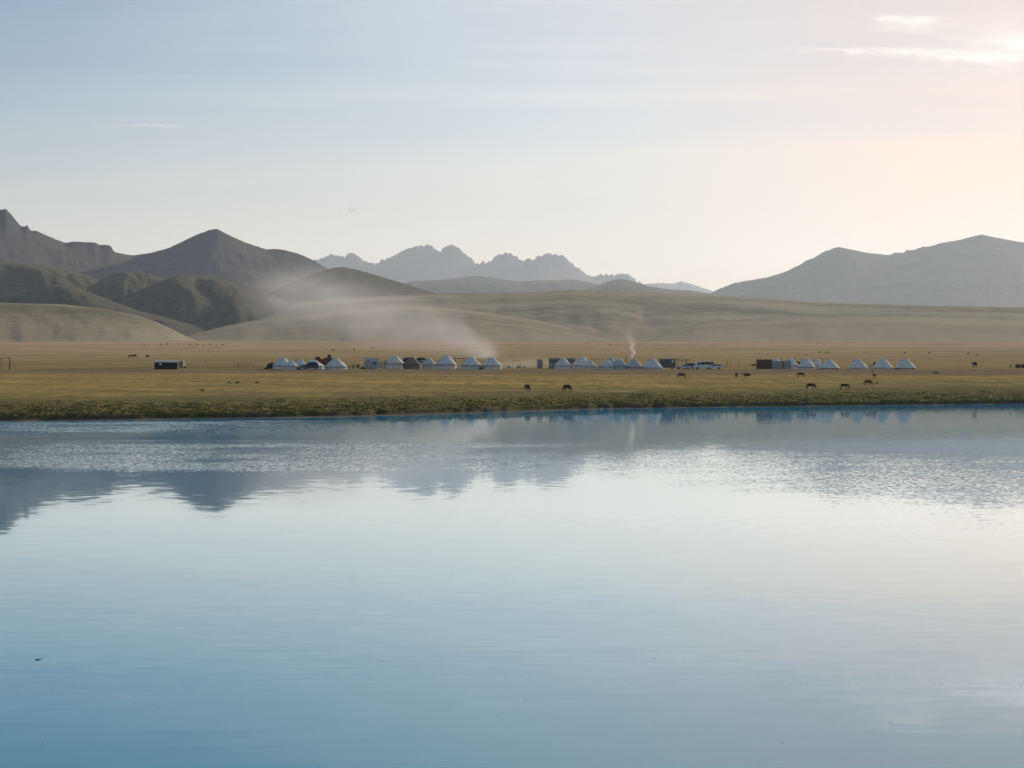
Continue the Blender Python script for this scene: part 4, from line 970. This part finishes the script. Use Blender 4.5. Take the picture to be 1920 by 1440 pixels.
cargo_box(1905.5, 1913, 684, 640, DARKW, 'dark small box near the right edge of the camp road', 'box', name='metal_box', depth=1.2)
cargo_box(1916, 1930, 684, 640, DARKW, 'dark box cut by the right edge of the photo', 'box', name='metal_box', depth=1.2)

# small dogs on the dry grass
def small_beast(px, py, label, mat=HIDE['bay'], sc_=.42):
    D_ = d_at(px, py); x = X(px, D_); t = empty('dog', x, D_, float(ground(np.array([x]), np.array([D_]))[0]) - .01, R(random.choice((0, 180)))); t.scale = (sc_, sc_, sc_ * .8)
    tag(t, label, 'dog', 'small brown dogs lying about the meadow')
    for k in ('body', 'tail'):
        o = link_mesh(k, PARTS['cowlying'][k], t)
        if k == 'body': o.material_slots[0].link = 'OBJECT'; o.material_slots[0].material = mat
small_beast(429, 718, 'small brown dog, leftmost of three on the dry grass below the camp'); small_beast(444, 718.5, 'small dark dog, middle one of three on the dry grass below the camp', HIDE['black'], .6)
small_beast(481.5, 718.5, 'small dark dog, rightmost of three on the dry grass below the camp', HIDE['black'], .45); small_beast(380, 733.5, 'small brown dog lying alone near the green bank on the left', HIDE['bay'], .5)

# ------------------------------------------------------------------ people
def person(px, D, label, top, bottom, hgt=1.65, heading=0, z=None, riding=False):
    x = X(px, D); t = empty('person', x, D, gz(x, D) if z is None else z, R(heading)); t.scale = (hgt / 1.7,) * 3; tag(t, label, 'person', 'people of the camp')
    if not riding:
        nodes = [((0, 0, .95), (.13, .16)), ((0, 0, 1.18), (.11, .15)), ((0, 0, 1.40), (.11, .18)), ((0, 0, 1.50), .055), ((.01, 0, 1.62), (.085, .08))]
        edges = [(0, 1), (1, 2), (2, 3), (3, 4)]
        for q in (-1, 1):
            leg_nodes(nodes, edges, 0, [((0, q * .10, .86), .10), ((.03 * q, q * .11, .48), .065), ((-.01, q * .11, .09), .045), ((.12, q * .11, .04), .04)])
            leg_nodes(nodes, edges, 2, [((0, q * .20, 1.38), .06), ((0, q * .26, 1.10), .048), ((.08, q * .25, .86), .036), ((.11, q * .24, .78), .035)])
    else:
        nodes = [((0, 0, .2), (.14, .17)), ((0, 0, .43), (.12, .15)), ((0, 0, .62), (.11, .18)), ((0, 0, .73), .055), ((.02, 0, .86), (.085, .08))]
        edges = [(0, 1), (1, 2), (2, 3), (3, 4)]
        for q in (-1, 1):
            leg_nodes(nodes, edges, 0, [((.12, q * .20, .12), .10), ((.24, q * .33, -.22), .07), ((.10, q * .35, -.6), .05), ((.22, q * .35, -.64), .045)])
            leg_nodes(nodes, edges, 2, [((0, q * .20, .60), .06), ((.08, q * .25, .36), .05), ((.30, q * .12, .30), .04)])
    link_mesh('body', skinned('body', nodes, edges, top, 1), t)
    hz = nodes[4][0][2]
    MB().ball((.02, 0, hz + .02), (.10, .085, .12)).ball((.115, 0, hz), (.02, .015, .025), 6).build('head', SKIN, t, smooth=True)
    MB().ball((-.01, 0, hz + .06), (.105, .095, .10)).build('hair', MANE, t, smooth=True)
    return t
person(376, 604, 'person in white clothing standing on the grass right of the shed', CLOTHW, CLOTHW, 1.5)
person(447, 612, 'person in dark clothing standing between the shed and the camp', CLOTHD, CLOTHD, 1.35)
person(651.5, 604, 'person in dark clothing crouched beside the widest left yurt', CLOTHD, CLOTHD, 1.0)
D_ = d_at(664, 658.5); hr_ = animal(664, D_, 'raised', -85, 'black', 'black horse carrying the lone far rider above the tether rail', 'horses far out on the plain', 1.0)
person(664, D_, 'lone rider in dark clothing far out above the tether rail', CLOTHD, CLOTHD, 1.7, -85, z=hr_.location.z + 1.22, riding=True)
D_ = d_at(623.5, 659, 620); animal(624, D_, 'graze', 170, 'dun', 'dun horse grazing far behind the truck', 'horses far out on the plain', 1.0)
D_ = d_at(698.5, 655); animal(698.5, D_, 'graze', 0, 'bay', 'far brown horse above the grey canvas tent', 'horses far out on the plain', 1.0)

# ------------------------------------------------------------------ birds
def water_bird(px, D, label, mat, s=1.0, neck=.5, rz=0, name='goose'):
    x = X(px, D); t = empty(name, x, D, -.02 if D < float(shore(px)) - 1 else gz(x, D), rz); t.scale = (s,) * 3; tag(t, label, 'bird')
    b = skinned('body', [((0, 0, .22), (.16, .14)), ((.22, 0, .24), (.12, .11)), ((-.25, 0, .25), (.10, .08)), ((-.42, 0, .30), .03), ((.34, 0, .36), .06), ((.36, 0, .36 + neck * .5), .045), ((.38, 0, .36 + neck), .06), ((.48, 0, .34 + neck), .03)],
                [(0, 1), (0, 2), (2, 3), (1, 4), (4, 5), (5, 6), (6, 7)], mat, 1)
    link_mesh('body', b, t); MB().tube((.48, 0, .34 + neck), (.60, 0, .32 + neck), .022, .008, 6).build('beak', ORANGE, t)
    for q in (-1, 1): MB().ball((-.05, q * .13, .25), (.26, .035, .10)).build('wing', mat, t, smooth=True)
    return t
water_bird(915, 302, 'small white bird at the water edge below the left row of yurts', PLUME_W, .55, .3)
water_bird(1127.5, float(shore(1127)) - 2.2, 'white bird floating against the bank, reflected in the water', PLUME_W, .6, .3)
hb_ = water_bird(1773, 372, 'grey heron standing on the bank near the right edge', PLUME_G, .8, .6, R(180), 'heron')
for q in (-.05, .05): MB().tube((0, q, -.05), (0, q, .25), .012, seg=5).build('leg', PIPE, hb_)
def flyer(px, py, D, label, rz, span=.9):
    x, z = X(px, D), Z(py, D); t = empty('flying_bird', x, D, z, rz); tag(t, label, 'bird', 'birds flying over the mountains')
    k = span / 1.0
    b = skinned('body', [((0, 0, 0), .07 * k), ((.18 * k, 0, .01), .05 * k), ((.27 * k, 0, .02), .025 * k), ((-.25 * k, 0, 0), .03 * k)], [(0, 1), (1, 2), (0, 3)], BIRDB, 1); link_mesh('body', b, t)
    dh = random.uniform(-.12, .2) * k
    for q in (-1, 1):
        v = [(.08 * k, q * .04 * k, .02), (.13 * k, q * .28 * k, dh + .05 * k), (.0, q * .52 * k, dh), (-.08 * k, q * .26 * k, dh * .8), (-.10 * k, q * .04 * k, .02)]
        v2 = [(a_, b_, c_ - .02) for a_, b_, c_ in v]
        mesh_obj('wing', v + v2, [(0, 1, 2, 3, 4), (9, 8, 7, 6, 5)] + [(i, (i + 1) % 5, 5 + (i + 1) % 5, 5 + i) for i in range(5)], BIRDB, t, False)
BIRDS = [(614.3, 405, 'lowest bird of the flock, trailing far to the left', .7), (637.3, 394.7, 'bird apart on the left side of the flock'), (647.2, 393, 'faint bird between the lone left one and the flock', .7),
         (655, 391.4, 'upper left bird of the dense flock'), (656, 395.6, 'lower left bird of the dense flock'), (660.6, 386.5, 'topmost bird of the flock'), (660, 394.5, 'bird with level wings at the bottom centre of the flock', 1.3),
         (662.3, 392.2, 'bird in the very middle of the flock'), (665.7, 390, 'upper right bird of the flock', 1.2), (664.8, 395.2, 'lower right bird of the flock'),
         (1340, 298, 'single tiny bird high over the right mountain gap', .8), (1482, 372, 'single tiny bird just above the right mountain peak', .6), (1779, 40, 'single bird right of the two small puffs of cloud', .9)]
for b_ in BIRDS: flyer(b_[0], b_[1], 520, b_[2], random.uniform(0, 6.28), (b_[3] if len(b_) > 3 else 1.0) * .62)

# ------------------------------------------------------------------ things floating on the lake
def leaf(px, py, label, s=1.0):
    D_ = HC * F / (py - HOR); x = X(px, D_); L_ = .0125 * s * D_ / 45; v = []
    pts = [(-1, 0), (-.4, .42), (.3, .38), (1, 0), (.3, -.4), (-.4, -.36)]
    rz = random.uniform(-.6, .6)
    top = [(a_ * L_ * math.cos(rz) - b_ * L_ * math.sin(rz), a_ * L_ * math.sin(rz) + b_ * L_ * math.cos(rz), .005 + .004 * abs(a_)) for a_, b_ in pts]
    bot = [(a_, b_, .002) for a_, b_, c_ in top]
    n = len(pts)
    o = mesh_obj('floating_leaf', top + bot, [tuple(range(n)), tuple(range(2 * n - 1, n - 1, -1))] + [(i, (i + 1) % n, n + (i + 1) % n, n + i) for i in range(n)], LEAF, None, False)
    o.location = (x, D_, 0.002); tag(o, label, 'leaf', 'dead leaves floating on the lake')
for a_ in [(187, 1109, 'dark leaf floating on the pale left water, highest on that side'), (786, 1112.5, 'dark leaf floating mid lake, right one of a slanting pair'), (745, 1126, 'dark leaf floating mid lake, left one of a slanting pair'),
           (846, 1074, 'reddish leaf floating mid lake, farthest one in the middle'), (447, 1149.5, 'dark leaf floating on the greyish water left of the mid lake pair'), (718, 1240, 'dark leaf floating on the rippled water left of centre'),
           (984, 1312, 'dark leaf floating low in the middle, upper one of two'), (931, 1342, 'dark leaf floating low in the middle, lower one of two'), (1226, 1235, 'dark leaf floating right of centre, left one of a level pair'),
           (1280, 1244, 'dark leaf floating right of centre, right one of a level pair'), (1723, 1210.5, 'long dark leaf floating above the cloud glitter on the right', 1.3), (1428, 1181, 'dark leaf floating farthest out on the right half'),
           (1764, 1283, 'dark leaf floating inside the wide cloud glitter near the right edge', 1.2), (1670, 1355, 'dark leaf floating inside the small bright glitter at lower right', 1.3), (1565, 1360, 'dark leaf floating left of the small bright glitter'),
           (1466, 1393, 'dark leaf floating lowest on the right half', 1.2), (1226, 1354, 'dark leaf floating low, straight below the level pair'), (80, 1395, 'dark leaf floating nearest the lower left corner'),
           (252, 1319, 'dark leaf floating on the blue water in the lower left, left one of two'), (285, 1321, 'dark leaf floating on the blue water in the lower left, right one of two'), (1647, 1263, 'small leaf floating above left of the wide glitter', .8),
           (356, 1217, 'thin leaf floating right of the weed raft')]:
    leaf(*a_)
D_ = HC * F / (1237 - HOR); o = MB()
for i in range(16): 
    a_ = random.uniform(-.065, .065); b_ = random.uniform(-.05, .05) + .6 * a_ * random.choice((0, 1)); o.box((a_, b_, .008), (random.uniform(.01, .03), .012, .012), random.uniform(0, 3))
o = o.build('weed_raft', LEAF, loc=(X(72, D_), D_, .002)); tag(o, 'small raft of dark water weed floating on the left side', 'weed')

# ------------------------------------------------------------------ grass tufts of the bank
rng = np.random.default_rng(5)
n = 12000
pxs = rng.uniform(-160, 2080, n); tt = 1.6 + np.abs(rng.normal(0, 1, n)) * 23
Dg = shore(pxs) + tt; xg = X(pxs, Dg); zg = ground(xg, Dg)
keep = zg > .30; pxs, Dg, xg, zg, tt = (a_[keep] for a_ in (pxs, Dg, xg, zg, tt)); n = len(xg)
nb = 5
ang = rng.uniform(0, 6.28, (n, nb)); rr_ = rng.uniform(.02, .16, (n, nb)); hh = rng.uniform(.10, .26, (n, nb)) * np.interp(tt, [0, 9, 40, 75], [1.3, 1.0, .8, .25])[:, None]
bx = xg[:, None] + rr_ * np.cos(ang); by = Dg[:, None] + rr_ * np.sin(ang); bz = np.broadcast_to(zg[:, None] - .03, bx.shape)
wd = .05; lean = rng.uniform(.02, .16, (n, nb))
p0 = np.stack([bx - wd * np.sin(ang), by + wd * np.cos(ang), bz], -1); p1 = np.stack([bx + wd * np.sin(ang), by - wd * np.cos(ang), bz], -1)
p2 = np.stack([bx + lean * np.cos(ang), by + lean * np.sin(ang), bz + hh], -1)
V_ = np.stack([p0, p1, p2], 2).reshape(-1, 3).astype(np.float32); nf = n * nb
me = bpy.data.meshes.new('bank_grass'); me.vertices.add(len(V_)); me.vertices.foreach_set('co', V_.ravel()); me.loops.add(nf * 3); me.loops.foreach_set('vertex_index', np.arange(nf * 3, dtype=np.int32))
me.polygons.add(nf); me.polygons.foreach_set('loop_start', np.arange(0, nf * 3, 3, dtype=np.int32)); me.polygons.foreach_set('loop_total', np.full(nf, 3, dtype=np.int32)); me.update(calc_edges=True)
gm = Mat('bank_grass', .9); P = gm.pos(); f = gm.noise(P, .5, 4, .7)
gm.color(gm.ramp(f, [(.35, (.050, .060, .020)), (.52, (.080, .088, .028)), (.68, (.13, .125, .042))])); gm.b.inputs['Transmission Weight'].default_value = 0
gm.l(gm.ramp(f, [(.35, (.050, .060, .020)), (.52, (.080, .088, .028)), (.68, (.13, .125, .042))]), gm.b.inputs['Base Color'])
me.materials.append(gm.m); o = bpy.data.objects.new('bank_grass', me); COL.objects.link(o); tag(o, 'tufted green grass along the lake bank', 'grass', kind='stuff')

# ------------------------------------------------------------------ smoke
def smoke(name, lo, hi, axis, zc, rad, gain, ymid, ry, dens, label, nscale, step, col=(.86, .90, .96), aniso=.3, stretch=(1, 1, 1), ndet=4, nlo=.25):
    """a plume inside the box lo..hi. axis: 0 the plume runs along x, 2 it climbs along z. curves are keyed on 0..1 along that axis"""
    me = bpy.data.meshes.new(name); bm = bmesh.new(); bmesh.ops.create_cube(bm, size=1)
    S = [hi[i] - lo[i] for i in range(3)]; Cn = [(hi[i] + lo[i]) / 2 for i in range(3)]
    bmesh.ops.transform(bm, matrix=Matrix.Diagonal((*S, 1)), verts=bm.verts); bm.to_mesh(me); bm.free()
    o = bpy.data.objects.new(name, me); COL.objects.link(o); o.location = Cn
    m_ = bpy.data.materials.new(name); m_.use_nodes = True; q = m_.node_tree; q.nodes.clear(); Nn = q.nodes.new; Ll = q.links.new
    def mt(op, a, b=None, clamp=False):
        n_ = Nn('ShaderNodeMath'); n_.operation = op; n_.use_clamp = clamp
        for i, v_ in enumerate((a, b)):
            if v_ is None: continue
            if isinstance(v_, (int, float)): n_.inputs[i].default_value = v_
            else: Ll(v_, n_.inputs[i])
        return n_.outputs[0]
    tc = Nn('ShaderNodeTexCoord'); sp_ = Nn('ShaderNodeSeparateXYZ'); Ll(tc.outputs['Object'], sp_.inputs[0])
    u = mt('ADD', mt('DIVIDE', sp_.outputs[axis], S[axis]), .5)
    def curve(pts):
        n_ = Nn('ShaderNodeFloatCurve'); cv = n_.mapping.curves[0]
        pts = sorted(pts)
        cv.points[0].location = pts[0]; cv.points[1].location = pts[-1]
        for p_ in pts[1:-1]: cv.points.new(*p_)
        n_.mapping.update(); Ll(u, n_.inputs[1]); return n_.outputs[0]
    other = 2 if axis == 0 else 0
    c0 = curve(zc)                                   # 0..1 across the other axis
    off = mt('SUBTRACT', mt('ADD', mt('DIVIDE', sp_.outputs[other], S[other]), .5), c0)
    r0 = mt('MAXIMUM', curve(rad), .01)
    ns = Nn('ShaderNodeTexNoise'); ns.inputs['Scale'].default_value = nscale; ns.inputs['Detail'].default_value = ndet; ns.inputs['Roughness'].default_value = .6; ns.inputs['Distortion'].default_value = .5
    vm_ = Nn('ShaderNodeVectorMath'); vm_.operation = 'MULTIPLY'; Ll(tc.outputs['Object'], vm_.inputs[0]); vm_.inputs[1].default_value = stretch; Ll(vm_.outputs[0], ns.inputs['Vector'])
    wob = mt('MULTIPLY', mt('SUBTRACT', ns.outputs[0], .5), .9)
    d1 = mt('ADD', mt('DIVIDE', off, r0), wob); d2 = mt('DIVIDE', sp_.outputs[1], ry)
    e = mt('EXPONENT', mt('MULTIPLY', mt('ADD', mt('POWER', mt('ABSOLUTE', d1), 2.0), mt('POWER', mt('ABSOLUTE', d2), 2.0)), -1.6))
    nm_ = Nn('ShaderNodeMapRange'); Ll(ns.outputs[0], nm_.inputs[0]); nm_.inputs[1].default_value = nlo; nm_.inputs[2].default_value = .68; nm_.inputs[3].default_value = .12; nm_.inputs[4].default_value = 1
    e = mt('MAXIMUM', mt('SUBTRACT', e, .02), 0.0)
    # fade out before the ends of the box
    fa = mt('MULTIPLY', mt('MULTIPLY', u, 12.0, True), mt('MULTIPLY', mt('SUBTRACT', 1.0, u), 12.0, True))
    dn = mt('MULTIPLY', mt('MULTIPLY', mt('MULTIPLY', e, nm_.outputs[0]), mt('MULTIPLY', curve(gain), fa)), dens)
    pv = Nn('ShaderNodeVolumePrincipled'); pv.inputs['Color'].default_value = (*col, 1); pv.inputs['Anisotropy'].default_value = aniso; Ll(dn, pv.inputs['Density'])
    mo = Nn('ShaderNodeOutputMaterial'); Ll(pv.outputs[0], mo.inputs['Volume'])
    m_.cycles.volume_step_rate = step
    me.materials.append(m_); tag(o, label, 'smoke', kind='stuff'); return o
Ds = 700.0
x0, x1 = X(430, Ds), X(960, Ds); z0, z1 = Z(672, Ds), Z(490, Ds)
def zz_(py): return (Z(py, Ds) - z0) / (z1 - z0)
def uu_(px): return (px - 430) / 530.0
smoke('smoke_drift', (x0, 650, z0), (x1, 760, z1), 0,
      [(0, zz_(560)), (uu_(520), zz_(556)), (uu_(600), zz_(556)), (uu_(700), zz_(588)), (uu_(800), zz_(612)), (uu_(860), zz_(630)), (uu_(905), zz_(655)), (1, zz_(665))],
      [(0, .22), (uu_(560), .26), (uu_(700), .30), (uu_(800), .27), (uu_(870), .20), (uu_(910), .12), (1, .07)],
      [(0, .0), (uu_(480), .25), (uu_(560), 1.0), (uu_(620), .95), (uu_(700), .60), (uu_(780), .48), (uu_(850), .50), (uu_(905), .55), (uu_(935), .2), (1, 0)],
      0, 32, .050, 'broad pale smoke drifting left from the camp up to the foothills', .07, .35, stretch=(.5, .5, 1.7), nlo=.34)
D1 = 603.0
smoke('chimney_smoke', (X(1166, D1), 601, Z(672.6, D1)), (X(1204, D1), 605, Z(612, D1)), 2,
      [(0, .50), (.10, .52), (.2, .60), (.3, .48), (.45, .52), (.6, .40), (1, .30)], [(0, .055), (.2, .09), (.4, .14), (.7, .24), (1, .30)],
      [(0, 1), (.2, 1), (.35, .75), (.5, .4), (.75, .15), (1, 0)], 0, .75, 1.5, 'thin white smoke rising from the crown of the grey patched yurt', 1.3, .25, stretch=(1, 1, .7), col=(.92, .95, .98))
D2 = 640.0
smoke('ground_smoke', (X(915, D2), 622, Z(692, D2)), (X(1060, D2), 660, Z(655, D2)), 0,
      [(0, .28), (.3, .24), (.6, .30), (1, .25)], [(0, .25), (.5, .34), (1, .2)], [(0, .2), (.2, .7), (.45, 1), (.7, .9), (.9, .3), (1, 0)],
      0, 10, .030, 'low sunlit smoke hanging over the gap between the two yurt groups', .16, .35, col=(.96, .93, .84))
D3 = 618.0
smoke('rising_smoke', (X(870, D3), 612, Z(672, D3)), (X(960, D3), 634, Z(618, D3)), 2,
      [(0, .46), (.3, .48), (.6, .55), (1, .58)], [(0, .10), (.3, .20), (.6, .32), (1, .40)], [(0, .9), (.2, 1), (.5, .6), (.8, .25), (1, 0)],
      0, 6, .022, 'pale smoke fanning up above the last yurts of the left row', .30, .35)
# ------------------------------------------------------------------ haze
m = bpy.data.materials.new('haze_air'); m.use_nodes = True; q = m.node_tree; q.nodes.clear()
mo = q.nodes.new('ShaderNodeOutputMaterial'); pv = q.nodes.new('ShaderNodeVolumePrincipled')
pv.inputs['Color'].default_value = (0.67, 0.80, 1.0, 1); pv.inputs['Density'].default_value = 3.1e-5; pv.inputs['Anisotropy'].default_value = 0.45
q.links.new(pv.outputs[0], mo.inputs['Volume'])
bm = bmesh.new(); bmesh.ops.create_cube(bm, size=1)
me = bpy.data.meshes.new('haze'); bm.to_mesh(me); bm.free(); me.materials.append(m)
o = bpy.data.objects.new('haze', me); COL.objects.link(o)
o.scale = (60000, 42000, 1910); o.location = (0, 12000, 1910 / 2 - 10)
tag(o, 'pale air haze filling the whole valley', 'haze', kind='stuff')
